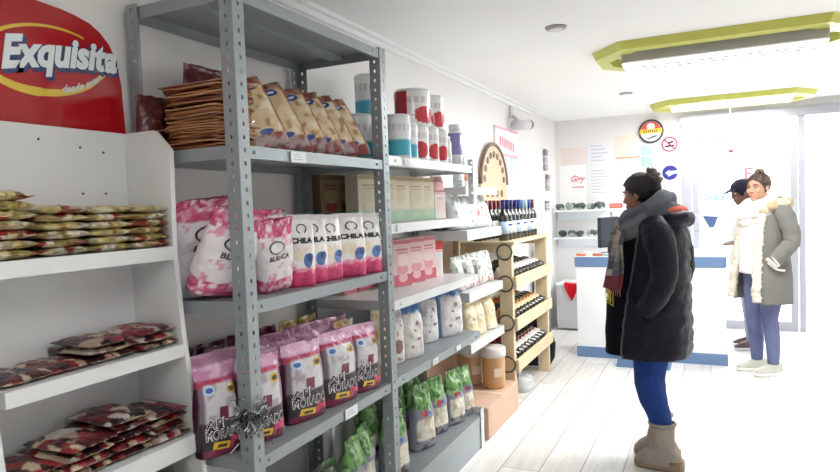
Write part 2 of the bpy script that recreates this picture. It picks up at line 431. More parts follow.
def packs():
    x = -.345
    stacks = [(-.535,7,.0265,'leftmost'),(-.385,6,.024,'second'),(-.245,6,.0235,'third'),(-.11,6,.0235,'rightmost')]
    sd=0
    for y,n,t,w in stacks:
        for i in range(n):
            sd+=1
            jx = random.uniform(-.006,.006); jy=random.uniform(-.005,.005)
            o = flat_pack(.145,.172,t,KHAKI,sd).build('snack_packet','foil',None,(x+jx,y+jy,SHELF_Z[0]+i*t*.93),random.uniform(-.05,.05))
            where = {'leftmost':'leftmost stack','second':'second stack from left','third':'third stack from left','rightmost':'rightmost stack'}[w]
            tag(o,'khaki packet, %s in the %s, upper cabinet shelf'%(layer_word(i,n),where),'packet','khaki packets on the upper cabinet shelf')
    # middle shelf: overlapping dark red packets
    mid = [(-.52,0,1,'lying flat at the left end'),(-.40,0,1,'lying flat second from the left'),(-.27,0,3,'middle'),(-.12,0,3,'right')]
    for y,_,n,w in mid:
        for i in range(n):
            sd+=1
            o = flat_pack(.15 if n>1 else .135,.185,.024,WINE,sd).build('snack_packet','foil',None,(-.335+random.uniform(-.008,.008),y+random.uniform(-.008,.008),SHELF_Z[1]+i*.0225),random.uniform(-.08,.08))
            lab = 'dark red and cream packet %s, middle cabinet shelf'%w if n==1 else 'dark red packet, %s of the %s pile, middle shelf of white cabinet'%({0:'bottom',1:'middle layer',2:'topmost'}[i],{'middle':'left-hand','right':'right-hand'}[w])
            tag(o,lab,'packet','dark red packets on the middle cabinet shelf')
    low = [(-.53,3,'leftmost'),(-.385,4,'second'),(-.24,5,'third'),(-.115,4,'rightmost')]
    for y,n,w in low:
        for i in range(n):
            sd+=1
            o = flat_pack(.15,.2,.0255,WINE,sd).build('snack_packet','foil',None,(-.315+random.uniform(-.01,.01),y+random.uniform(-.006,.006),SHELF_Z[2]+i*.0242),random.uniform(-.06,.06))
            where = {'leftmost':'leftmost pile','second':'second pile from left','third':'third pile from left','rightmost':'rightmost pile'}[w]
            tag(o,'dark red packet, %s in %s, lower cabinet shelf'%(layer_word(i,n),where),'packet','dark red packets on the lower cabinet shelf')
    for k,y in enumerate((-.12,-.24)):
        for i in range(6):
            sd+=1
            o = flat_pack(.12,.2,.026,[(150,120,40),(84,60,30),(120,96,40),(60,40,26),(190,160,60)],sd).build('snack_packet','foil',None,(-.29,y,SHELF_Z[3]+i*.025))
            tag(o,'brown gold packet, %s of the %s pile, bottom cabinet shelf'%(layer_word(i,6),('right-hand','left-hand')[k]),'packet','brown packets on the bottom cabinet shelf')
packs()

# ------------------------------------------------------------------ the red oval sign on the wall
def oval_sign():
    X0=-.466
    out = [(-.012,1.70),(-.020,1.85),(-.023,1.918),(-.037,1.99),(-.060,2.04),(-.092,2.072),(-.128,2.093),(-.180,2.106),(-.227,2.113),(-.304,2.118)]
    full = out + [(-.62-y,z) for y,z in reversed(out[:-1])] 
    full = [(y,z) for y,z in full]
    s = thing('wall_sign','glossy red arched sign with white script above the white cabinet','sign',(X0,0,0))
    mb = MB().prism(full,(0,0,0),(0,1,0),(0,0,1),.008,(176,22,32)); mb.build('board','gloss_print',s)
    d = MB()
    # yellow ellipse arc, thick at the lower left
    def arc(a0,a1,w0,w1,cy=-.275,cz=1.953,ry=.19,rz=.097,tilt=.1,n=40,x=.0095,col=(228,196,70)):
        V=[];F=[]
        for i in range(n+1):
            a=R(a0+(a1-a0)*i/n); w=w0+(w1-w0)*i/n
            for sgn in (-1,1):
                y=(ry+sgn*w/2)*math.cos(a); z=(rz+sgn*w/2)*math.sin(a)
                V.append((x,cy+y,cz+z+y*tilt))
        for i in range(n): F.append((2*i,2*i+1,2*i+3,2*i+2))
        d.add(V,F,col)
    arc(50,150,.005,.012); arc(150,262,.012,.026); arc(262,338,.022,.014)
    # script word with its blue shadow
    def word(dx,dz,x,col,fat):
        put_text(d,'Exquisita',lambda a,b: Vector((x,-.412+a*.375+dx,1.872+.052*a+b*(.125-.01*a)+dz+.012*math.sin(a*math.pi))),col,fat=fat,shear=.22)
    word(0,-.003,.0100,(52,66,112),.10); word(.006,-.010,.0102,(52,66,112),.07); word(0,0,.0110,(232,240,242),.045)
    put_text(d,'desde ayer...',lambda a,b: Vector((.0112,-.235+a*.15,1.855+.05*a*a+.022*a+b*.03)),(226,228,226),fat=.03,shear=.2)
    d.build('lettering','gloss_print',s)
oval_sign()

# ------------------------------------------------------------------ stand-up bags
class Bag:
    """filled pouch: origin at the bottom centre, front towards +x, width along y"""
    def __init__(s,w,h,d,seed,top=.06,lean=0,wr=.006,full=1.0,slump=0,topw=1.0,pinch=False):
        s.w,s.h,s.d,s.seed,s.top,s.lean,s.wr,s.full,s.slump,s.topw,s.pinch=w,h,d,seed,top,lean,wr,full,slump,topw,pinch
    def prof(s,v):
        if s.pinch:   # sealed at both ends
            return max(.03,(1-abs(2*v-1)**2.8)**.7)
        if v<.12: return .78+.22*math.sin(v/.12*math.pi/2)
        if v<.55: return 1.0
        k=(v-.55)/max(.01,(1-s.top-.55)); 
        return .03 if k>=1 else .03+.97*(1-k**1.7)
    def pt(s,v,u,side,off=0):
        w = s.w/2*(1-(1-s.topw)*v); b = s.d/2*s.prof(v)
        e = 2.2 + 2.5*max(0,1-v*3)
        x = b*(max(0,1-abs(u)**e))**(1/2.2)*side
        y = u*w*(1+.06*math.sin(math.pi*min(1,v*1.3))*s.full-.03)
        z = v*s.h
        n = noise.noise(Vector((y*16+s.seed*3.1, z*15, side*2+s.seed))) + .5*noise.noise(Vector((y*45+s.seed,z*40,side*5)))
        k = s.wr*(0.35+1.0*v)*n
        x += (k if side>0 else -k)*(1-abs(u)**6) if v>.02 else 0
        x += off*side
        if v>1-s.top: z += .4*s.wr*noise.noise(Vector((y*30,s.seed,1)))*2
        y += s.wr*.8*noise.noise(Vector((z*18,s.seed*2,3)))*v
        x += s.lean*v*v*s.h
        z -= s.slump*v*v*abs(u)
        return Vector((x,y,max(0,z)))
    def mesh(s,paint,nu=12,nv=22):
        mb=MB(); V=[];F=[];C=[];P=[]
        nu=int(nu*1.6); nv=int(nv*1.7)
        us=[math.sin(math.pi/2*(-1+2*i/nu)) for i in range(nu+1)]
        ring = [(u,1) for u in us]+[(u,-1) for u in reversed(us[1:-1])]
        N=len(ring)
        for j in range(nv+1):
            v=j/nv
            for u,sd in ring: V.append(s.pt(v,u,sd)); P.append(tuple(paint(v,u,sd)))
        for j in range(nv):
            for k in range(N):
                F.append((j*N+k, j*N+(k+1)%N, (j+1)*N+(k+1)%N, (j+1)*N+k))
                C.append(tuple(P[i] for i in F[-1]))
        F.append(tuple(reversed(range(N)))); C.append(paint(0,0,-1)); F.append(tuple(nv*N+k for k in range(N))); C.append(paint(1,0,1))
        mb.add(V,F,C,0,True); return mb
    def text(s,mb,t,u0,u1,v0,v1,col,fat=0,shear=0,slope=0):
        put_text(mb,t,lambda a,b: s.pt(v0+(v1-v0)*b+slope*a,u0+(u1-u0)*a,1,.0025),col,0,fat,shear)
    def patch(s,mb,pts,col,off=.002):
        P=[s.pt(v,u,1,off) for u,v in pts]; c=sum(P,Vector())/len(P)
        c = s.pt(sum(v for u,v in pts)/len(pts), sum(u for u,v in pts)/len(pts),1,off)
        n=len(P); mb.add(P+[c],[(i,(i+1)%n,n) for i in range(n)],col,0)
    def ell(s,mb,cu,cv,ru,rv,col,off=.002,n=20):
        s.patch(mb,[(cu+ru*math.cos(2*math.pi*i/n),cv+rv*math.sin(2*math.pi*i/n)) for i in range(n)],col,off)
    def ring(s,mb,cu,cv,ru,rv,wd,col,a0=0,a1=360,off=.003,n=24):
        V=[];F=[]
        for i in range(n+1):
            a=R(a0+(a1-a0)*i/n)
            for k in (1-wd,1): V.append(s.pt(cv+rv*k*math.sin(a),cu+ru*k*math.cos(a),1,off))
        for i in range(n): F.append((2*i,2*i+1,2*i+3,2*i+2))
        mb.add(V,F,col,0)
def place(mb,name,m,loc,rz,label,cat,group=None,tilt=0,roll=0):
    """rz: turn about z; tilt: lean backwards (top away from the front)"""
    o = mb.build(name,m,None,loc,0)
    Rm = Matrix.Rotation(rz,4,'Z')@Matrix.Rotation(-tilt,4,'Y')@Matrix.Rotation(roll,4,'X')
    o.rotation_euler = Rm.to_euler()
    zmin = min((Rm@v.co.to_4d()).z for v in o.data.vertices)
    o.location.z = loc[2]-zmin+.0012
    return tag(o,label,cat,group)

# shelf B (upper): crisp flatbread packs and bread bags
def flatbread(w,d,n,seed):
    rnd=random.Random(seed); mb=MB(); t=.0063
    for i in range(n):
        V=[];F=[];k=26; a0=rnd.uniform(0,1); jx=rnd.uniform(-.006,.006); jy=rnd.uniform(-.008,.008)
        z=i*t
        for lev in (0,1):
            V.append((jx,jy,z+lev*t*.8))
            for j in range(k):
                a=2*math.pi*j/k; e=.5
                c,s_=math.cos(a),math.sin(a)
                x=math.copysign(abs(c)**e,c)*d/2; y=math.copysign(abs(s_)**e,s_)*w/2
                V.append((x+jx+rnd.uniform(-.003,.003), y+jy+rnd.uniform(-.003,.003), max(0,z+lev*t*.75+(.0025*math.sin(a*5+a0*9) if i else 0))))
        for j in range(k):
            F.append((0,1+(j+1)%k,1+j)); F.append((k+1,k+2+j,k+2+(j+1)%k)); F.append((1+j,1+(j+1)%k,k+2+(j+1)%k,k+2+j))
        base=rnd.choice([(166,112,72),(184,132,88),(140,84,54),(196,148,104),(150,98,62),(120,66,48)])
        mb.add(V,F,base,0,False)
    return mb
def upper_shelf():
    z=1.692
    p=[(0,11,'bottom'),(.0725,10,'middle'),(.140,10,'topmost')]
    for dz,n,w in p:
        mb=flatbread(.16,.285,n,int(dz*1000)+3)
        # film wrapper edge band
        if w!='middle': mb.rbox((-.146,-.082,n*.0063-.002),(.146,.082,n*.0063+.002),.002,(172,128,112))
        o=mb.build('flatbread_pack','gloss_print',None,(-.20,.098,z+dz+.0015+(.0 if w!='topmost' else .004)),.0)
        tag(o,'wrapped stack of crisp brown flatbread, %s of the pile on the upper left shelf end'%w,'flatbread pack','flatbread packs on the upper rack shelf')
    DR=[(92,34,36),(70,24,28),(120,56,46),(56,22,26)]
    rp=lambda v,u,sd: DR[int(abs(noise.noise(Vector((v*5,u*4,sd))))*7)%4]
    spots=[(-.39,.05,.0,.15,'dark brown wrapped packet standing at the wall end behind the flatbread pile',.19,.02),
           (-.34,.23,.0,.2,'dark red packet standing behind the first bread bag, next to the steel post',.315,.05),
           (-.36,.42,.0,.16,'dark red packet standing behind the second bread bag',.30,.05),
           (-.35,.56,.0,.14,'dark red packet standing behind the third bread bag',.235,.05),
           (-.35,.71,.0,.13,'dark red packet standing behind the fourth bread bag',.225,.05)]
    for x,y,_,w,l,h,d in spots:
        b=Bag(w,h,.07,int(y*100),wr=.008); place(b.mesh(rp),'snack_bag','foil',(x,y,z),0,l,'bag','dark red packets behind the bread bags')
    # bread bags: clear film over cream rolls, blue labels at both ends
    ys=[.285,.41,.54,.655,.765,.87]
    nm=['first','second','third','fourth','fifth','sixth']
    for i,y in enumerate(ys):
        def paint(v,u,sd,i=i):
            n=noise.noise(Vector((v*7+i*5,u*2.5,sd*3)))
            if v<.14: return (170,150,150) if n>0 else (150,70,66)
            if v>.84: return (196,160,140) if n>.05 else (160,90,76)
            if abs(u)>.86: return (150,70,50)
            if n>.28: return (176,134,96)
            if n<-.25: return (238,226,200)
            return (222,198,156) if n>0 else (228,208,170)
        b=Bag(.148,.30,.062,40+i,wr=.009,pinch=True)
        mb=b.mesh(paint)
        b.ell(mb,.05,.80,.42,.05,(44,70,150)); b.ell(mb,.05,.80,.22,.02,(226,230,244),.004)
        b.ell(mb,.0,.17,.34,.035,(60,84,160))
        place(mb,'bread_bag','foil',(-.10,y,z),R(-40),'clear bag of bread rolls with blue label, %s from the left, upper rack shelf'%nm[i],'bread bag','bread bags leaning on the upper rack shelf',tilt=R(27),roll=R(15))
upper_shelf()

# shelf C: pink and white sacks
PINKS=[(206,86,126),(190,54,100),(226,150,176),(240,226,232),(214,110,148)]
def white_pink(seed,lo=.22,hi=.62):
    def paint(v,u,sd):
        n=noise.noise(Vector((v*6+seed,u*3.2,sd*2+seed)))+.35*noise.noise(Vector((v*17,u*9,seed)))
        k = 0 if lo<v<hi else 1
        if k==0: return (236,230,232) if n<.33 else (222,150,176)
        return PINKS[int((n+1)*6)%5]
    return paint
def shelf_c():
    z=1.205
    L=[(-.20,.080,.20,.30,.12,R(-28),R(-9),'white and pink sack with oval emblem, half behind the front steel post',True),
       (-.35,.20,.24,.345,.08,R(-24),R(5),'white and pink sack standing tallest at the back behind the emblem sack',True),
       (-.085,.245,.13,.26,.075,R(-24),R(10),'white and pink sack just right of the front steel post, beside the pink sacks',True),
       (-.30,.40,.15,.30,.07,R(-24),R(0),'bright pink patterned sack at the back of the sack shelf',False),
       (-.16,.335,.085,.255,.06,R(0),R(0),'narrow crumpled pink sack next to the first cartoon bag',False)]
    for i,(x,y,w,h,d,t,ro,l,txt) in enumerate(L):
        b=Bag(w,h,d,70+i,wr=.012,top=.08)
        mb=b.mesh(white_pink(i*3+1,.2,.78) if txt else white_pink(i*3+1,.9,.95),14,26)
        if txt:
            b.ring(mb,-.12,.66,.42,.085,.16,(36,32,40)); b.ell(mb,-.12,.66,.30,.055,(236,236,238),.0025)
            b.text(mb,'BLANCA',-.55,.55,.485,.55,(40,34,44),.03,.2)
        place(mb,'sugar_sack','foil',(x,y,z),R(-22),l,'sack','pink and white sacks on the second rack shelf',t,ro)
    b=Bag(.15,.12,.2,99,wr=.008,top=.2); place(b.mesh(lambda v,u,sd:(206,206,210)),'sugar_sack','matte_bag',(-.33,.1,z),0,'low plain greyish white sack lying at the far left of the sack shelf','sack')
    # cartoon-free white bags with black word and pink foot
    C=[(-.075,.395,.10,.265,.055,-.75),(-.095,.485,.135,.262,.06,-.55),(-.085,.59,.13,.258,.06,-.3),(-.065,.715,.15,.262,.065,-.5),(-.06,.85,.145,.258,.065,-.5),(-.175,.80,.13,.25,.06,-.5)]
    for i,(x,y,w,h,d,rz) in enumerate(C):
        def paint(v,u,sd,i=i):
            n=noise.noise(Vector((v*6+i*7,u*3,sd)))
            if v<.21+.05*n: return (212,64,116) if n>-.12 else (186,44,96)
            if v<.27+.06*n: return (232,150,176)
            if v>.93: return (214,212,212)
            if v<.55 and n>.22: return (244,220,206)
            return (238,236,234)
        b=Bag(w,h,d,120+i,wr=.006); mb=b.mesh(paint)
        b.ring(mb,.05,.80,.40,.07,.22,(40,38,46),-60,250); b.text(mb,'CHILA',-.72,.80,.60,.68,(30,30,38),.06)
        b.ell(mb,.42,.36,.32,.10,(84,120,178)); b.ell(mb,.6,.40,.2,.06,(60,84,150),.003); b.ell(mb,-.25,.45,.3,.08,(240,226,200))
        place(mb,'puffed_cereal_bag','foil',(x,y,z),rz,'white bag with black lettering and pink foot, %s from the left, second rack shelf'%ORD[i],'bag','white and pink bags on the second rack shelf')
shelf_c()

# shelf D left: dark purple drink-mix bags
def api_bag(i,w=.13,h=.275,d=.09,front=True,seed=0):
    def paint(v,u,sd):
        n=noise.noise(Vector((v*6+seed,u*3,sd)))
        if v>.84: return (214,172,198) if n>-.15 else (192,130,168)
        if v>.76+.05*(1-u*u): return (168,44,84) if n>-.2 else (186,80,120)
        if sd<0 or abs(u)>.88: return (74,30,54) if v>.3 else (42,20,34)
        if v>.40: return ((206,204,208) if n<.25 else (168,160,168)) if abs(u)<.70 else (120,104,118)
        if v<.1: return (120,30,64)
        return (40,28,38)
    b=Bag(w,h,d,200+seed,wr=.006,top=.07); mb=b.mesh(paint)
    b.ell(mb,-.5,.74,.24,.055,(196,214,236)); b.ell(mb,-.5,.74,.17,.03,(70,104,176),.003)
    b.ell(mb,.52,.72,.24,.055,(206,170,60)); b.ell(mb,.52,.72,.15,.03,(70,50,30),.003)
    b.patch(mb,[(-.2,.42),(.22,.40),(.26,.54),(-.14,.55)],(112,40,64))
    b.patch(mb,[(-.6,.10),(.2,.07),(.25,.15),(-.5,.18)],(222,182,50)); b.patch(mb,[(-.4,.115),(.05,.10),(.08,.13),(-.35,.145)],(60,34,40),.0035)
    b.patch(mb,[(.25,.06),(.85,.09),(.85,.22),(.3,.20)],(196,50,96),.0025)
    for t,v0 in (('API',.33),('MORADO',.205)):
        e=.52 if t=='API' else 1.06
        b.text(mb,t,-.80,-.80+1.55*e,v0-.010,v0+.108,(235,232,236),.045); 
        put_text(mb,t,lambda a,bb,e=e,v0=v0: b.pt(v0+.098*bb,-.78+1.51*e*a,1,.004),(30,18,30),0,.0)
    return mb
def shelf_d():
    z=.709
    front=[(-.17,.025,.15,.29,'first dark purple drink mix bag at the left end of the low rack shelf',-.25),
           (-.11,.165,.18,.29,'second dark purple drink mix bag, behind the silver tinsel post',-.25),
           (-.185,.30,.15,.275,'third dark purple drink mix bag, half hidden behind the fourth',-.25),
           (-.10,.40,.195,.288,'fourth dark purple drink mix bag, frontmost and left of the price tag',-.22),
           (-.20,.505,.15,.275,'fifth dark purple drink mix bag, half hidden behind the fourth and sixth',-.2),
           (-.085,.615,.20,.292,'sixth dark purple drink mix bag, broad one above the price tag',-.2),
           (-.07,.80,.165,.285,'seventh dark purple drink mix bag, last before the middle post',-.25)]
    for i,(x,y,w,h,l,rz) in enumerate(front):
        place(api_bag(i,w,h,.09,True,i),'drink_mix_bag','foil',(x,y,z),rz,l,'bag','dark purple bags on the low rack shelf')
    back=[(-.285,.06),(-.265,.20),(-.275,.335),(-.27,.475),(-.275,.62),(-.255,.745),(-.245,.86)]
    for i,(x,y) in enumerate(back):
        b=Bag(.15,.30,.07,230+i,wr=.012,top=.12)
        place(b.mesh(lambda v,u,sd,i=i: (222,168,200) if v>.62 else ((160,60,104) if v>.5 else (78,36,60))),'drink_mix_bag','foil',(x,y,z),-.2,'pink-topped drink mix bag, %s from the left in the second row of the low shelf'%ORD[i],'bag','pink-topped bags in the second row')
    for i,y in enumerate((.08,.24,.40,.55)):
        b=Bag(.15,.30,.08,250+i,wr=.014,top=.12)
        place(b.mesh(lambda v,u,sd,i=i: (124,44,76) if noise.noise(Vector((v*8,u*5,i)))>.0 else (70,28,44)),'drink_mix_bag','foil',(-.385,y,z),0,'dark maroon bag by the wall, %s from the left, rear row of low shelf'%ORD[i],'bag','maroon bags at the rear')
    for i,(x,y) in enumerate(((-.38,.70),(-.375,.84))):
        b=Bag(.13,.30,.08,260+i,wr=.012,top=.1)
        place(b.mesh(lambda v,u,sd,i=i: (222,208,140) if noise.noise(Vector((v*8,u*5,i)))>-.1 else (190,150,70)),'flour_bag','foil',(x,y,z),0,'yellow bag at the rear of the low shelf, %s'%(('left one of two','right one of two')[i]),'bag','yellow bags at the rear')
    # cream / orange bags around the middle post
    for i,(x,y,w,h) in enumerate(((-.20,.86,.12,.285),(-.13,1.085,.14,.295),(-.14,1.215,.12,.295))):
        def paint(v,u,sd,i=i):
            n=noise.noise(Vector((v*7+i*4,u*3,sd)))
            if i==2: return (222,218,214) if n<.25 else (150,120,110)
            if v<.12 or n>.3: return (226,176,110)
            return (236,222,186) if n>-.25 else (244,238,222)
        b=Bag(w,h,.085,280+i,wr=.007); mb=b.mesh(paint)
        b.ell(mb,.1,.75,.45,.07,(230,160,70) if i<2 else (190,186,190)); b.ell(mb,-.1,.3,.5,.12,(214,150,90) if i<2 else (132,100,92))
        place(mb,'cereal_bag','foil',(x,y,z+(.006 if y>1 else 0)),-.3,('cream and orange bag just left of the middle post on the low shelf','cream and orange bag just right of the middle post on the low shelf','pale grey bag with brown picture beside the blue-topped bags')[i],'bag','cream bags by the middle post')
    # blue-topped bags
    for i,(x,y,w,h,rz) in enumerate(((-.12,1.36,.16,.285,-.35),(-.20,1.54,.12,.275,-.3),(-.19,1.72,.155,.30,-.35),(-.14,1.93,.205,.295,-.4),(-.33,1.58,.15,.31,-.2),(-.33,1.80,.15,.31,-.2))):
        def paint(v,u,sd,i=i):
            n=noise.noise(Vector((v*6+i*4,u*3,sd)))
            if v>.80+.05*n: return (112,156,204) if n>-.1 else (70,110,176)
            if abs(u)>.86 or sd<0: return (116,140,184)
            if n>.30: return (204,198,194)
            return (224,220,218) if n>-.2 else (236,234,232)
        b=Bag(w,h,.095,300+i,wr=.008,top=.1); mb=b.mesh(paint)
        for eu,ev,ra,rb_ in ((.2,.62,.16,.045),(-.05,.5,.10,.02),(.3,.34,.22,.03),(-.3,.22,.12,.025)): b.ell(mb,eu,ev,ra,rb_,(150,128,124))
        l=['white bag with blue top, frontmost left on the lower right shelf','white bag with blue top, narrow one second from the left','white bag with blue top, third from the left beside the large one','large white bag with blue top nearest the shelf end','white bag with blue top in the back row, left','white bag with blue top in the back row, right'][i]
        place(mb,'milk_powder_bag','foil',(x,y,.715),rz,l,'bag','blue-topped bags on the lower right shelf')
shelf_d()

# bottom shelf: green and white bags
def shelf_e():
    z=.2
    S=[(-.115,1.13,.18,.31,-.3,'green-topped clear bag of pale food behind the middle post foot'),(-.24,1.38,.15,.33,-.35,'green-topped clear bag, second from the middle post'),
       (-.13,1.485,.165,.345,-.35,'green-topped clear bag standing forward near the shelf front'),(-.15,1.72,.16,.32,-.35,'green-topped clear bag, middle of the bottom shelf row'),
       (-.115,1.90,.16,.32,-.35,'green-topped clear bag, second from the shelf end'),(-.11,2.06,.13,.30,-.35,'green-topped clear bag, nearest the shelf end'),
       (-.13,.78,.18,.30,.1,'white bag with green bottom under the price tag'),(-.17,.93,.15,.30,.1,'green-topped bag partly hidden by the middle post'),
       (-.36,1.30,.15,.34,0,'green leafy bag at the rear of the bottom shelf, left'),(-.34,1.57,.18,.36,0,'green leafy bag at the rear of the bottom shelf, middle'),(-.33,1.78,.18,.34,0,'green leafy bag at the rear of the bottom shelf, right'),
       (-.15,.60,.17,.26,0,'green bag with shade painted into its colour, left of the bottom shelf'),(-.15,.40,.17,.26,0,'green bag with shade painted into its colour, left end of the bottom shelf')]
    for i,(x,y,w,h,rz,l) in enumerate(S):
        rear = i>=8
        def paint(v,u,sd,i=i):
            n=noise.noise(Vector((v*6+i*4,u*3,sd)))+.4*noise.noise(Vector((v*20,u*9+i,sd)))
            if i>=11: return (30,44,30) if n<.1 else (52,90,40)  # left bags darkened in their colour, standing in for the shelf's shade
            if i==6 and v<.25: return (92,150,60)
            if v>.60+.10*n or (rear and v>.3): return (112,164,84) if n>.05 else ((64,112,56) if n>-.25 else (160,196,140))
            if v<.14: return (150,150,160) if n>0 else (70,62,66)
            if abs(u)>.82: return (140,140,156)
            if v>.48: return (150,150,166)
            return (232,228,212) if n>-.2 else (206,190,158)
        b=Bag(w,h,.10,330+i,wr=.014,top=.12,topw=.75 if not rear else .95); mb=b.mesh(paint)
        if i<6: b.ell(mb,-.25,.56,.26,.05,(206,70,60)); b.ell(mb,.05,.56,.2,.035,(90,110,180),.003)
        place(mb,'grain_bag','foil',(x,y,z),rz,l,'bag','green-topped bags on the bottom shelf')
    d=MB(); d.lathe([(.10,0),(.115,.01),(.12,.10),(.10,.16),(.05,.19),(.02,.20)],n=28,col=(150,130,124)); 
    tag(d.build('plastic_bowl','clear_plastic',None,(-.30,2.0,.202)),'greyish domed bowl at the rear end of the bottom shelf','bowl')
shelf_e()

# cans on the top right shelf
def can(r,h,cols,seed,kind):
    mb=MB(); n=48; V=[];F=[];C=[]; nz=28
    for j in range(nz+1):
        for k in range(n): V.append((r*math.cos(2*math.pi*k/n),r*math.sin(2*math.pi*k/n),.006+(h-.012)*j/nz))
    for j in range(nz):
        for k in range(n):
            F.append((j*n+k,j*n+(k+1)%n,(j+1)*n+(k+1)%n,(j+1)*n+k)); v=j/nz; a=(k/n*360+seed)%360
            if kind=='blue': c=(72,170,196) if v<.36 else ((150,206,222) if v<.42 else (232,236,238)); 
            else:
                c=(236,234,234)
                if 60<a<130: c=(186,44,58)
                if v<.55 and (a-190)**2/2000+(v-.26)**2/.065<1: c=(196,60,72)
            if v>.62 and v<.8 and (k%3): c=tuple(int(q*.88) for q in c)
            C.append(c)
    mb.add(V,F,C,0,True)
    for z in (0,h-.006): mb.lathe([(r*1.015,0),(r*1.015,.006),(r*.95,.006)],(0,0,z),n,(206,208,210),1)
    return mb
def cans():
    z=1.717
    S=[(-.045,1.155,.066,.19,'blue','bigger blue and white milk tin at the front of the upper tin shelf',z),(-.055,1.285,.052,.165,'blue','blue and white milk tin, slimmer right one of the front pair',z),
       (-.07,1.425,.062,.175,'red','red and white milk tin under the stacked tin, left of three',z),(-.065,1.56,.056,.175,'red','red and white milk tin under the stacked tins, middle of three',z),(-.06,1.685,.052,.17,'red','red and white milk tin, right of three in the lower row',z),
       (-.10,1.455,.095,.18,'red','big red and white milk tin stacked on top, left one',z+.176),(-.07,1.645,.06,.175,'red','red and white milk tin stacked on top, right one',z+.176),
       (-.30,1.21,.09,.22,'blue','blue and white milk tin at the rear of the top right shelf, lower left',z),(-.29,1.40,.085,.22,'blue','blue and white milk tin at the rear of the top right shelf, lower right',z),
       (-.30,1.36,.075,.22,'blue','blue and white milk tin stacked highest at the rear of the top right shelf',z+.221)]
    for i,(x,y,r,h,k,l,zz) in enumerate(S):
        t=thing('milk_tin',l,'tin',(x,y,zz+.0015),R(135),'milk tins on the top right shelf')
        mb=can(r,h,None,(i*13)%31-15,k); mb.build('can',['gloss_print','pale_metal'],t)
        MB().lathe([(r*.96,0),(r*.96,.006),(r*.9,.009)],(0,0,h-.001),24,(224,226,228)).build('lid','print',t)
    for i,(x,y,r,h,c,l) in enumerate(((-.07,1.80,.038,.155,(196,206,190),'small pale green jar right of the red tins'),(-.06,1.93,.042,.235,(130,126,180),'tall violet and white bottle at the end of the top right shelf'))):
        t=thing('jar',l,'jar',(x,y,z+.0015))
        MB().lathe([(r,0,(226,226,230)),(r,h*.25,c),(r,h*.78,(228,226,232)),(r*.8,h*.85,(228,226,232)),(r*.8,h*.86)],n=20,col=(228,226,232)).build('body','gloss_print',t)
        MB().lathe([(r*.82,0),(r*.82,h*.13),(r*.75,h*.14)],(0,0,h*.86),20,(236,234,240)).build('cap','print',t)
cans()

# boxes
def carton(w,d,h,base,top,pic,foot,seed):
    """front face +x"""
    mb=MB(); mb.rbox((-d,-w/2,0),(0,w/2,h),.002,base)
    x=.0015
    def q(y0,z0,y1,z1,c,xx=x): mb.add([(xx,y0,z0),(xx,y1,z0),(xx,y1,z1),(xx,y0,z1)],[(0,1,2,3)],c)
    W=w*.94
    q(-W/2,.003,W/2,h*.25,foot); q(-W/2,h*.9,W/2,h*.98,top)
    for cz,ry,c in ((.55,.36,pic[0]),(.36,.3,pic[1]),(.18,.26,pic[2])):
        pts=circle(W*ry,22,0,h*cz,h*ry*.36); mb.add([(x*1.6+cz*.001,a,b) for a,b in pts],[tuple(range(22))],c)
    q(-W*.36,h*.76,W*.3,h*.80,top,x*1.4); q(-W*.3,h*.70,W*.34,h*.725,top,x*1.4)
    # side panel pattern
    for s in (-1,1):
        yy=s*(w/2+.001)
        mb.add([(-d*.9,yy,h*.05),(-d*.1,yy,h*.05),(-d*.1,yy,h*.3),(-d*.9,yy,h*.3)],[(0,1,2,3)],foot)
    return mb
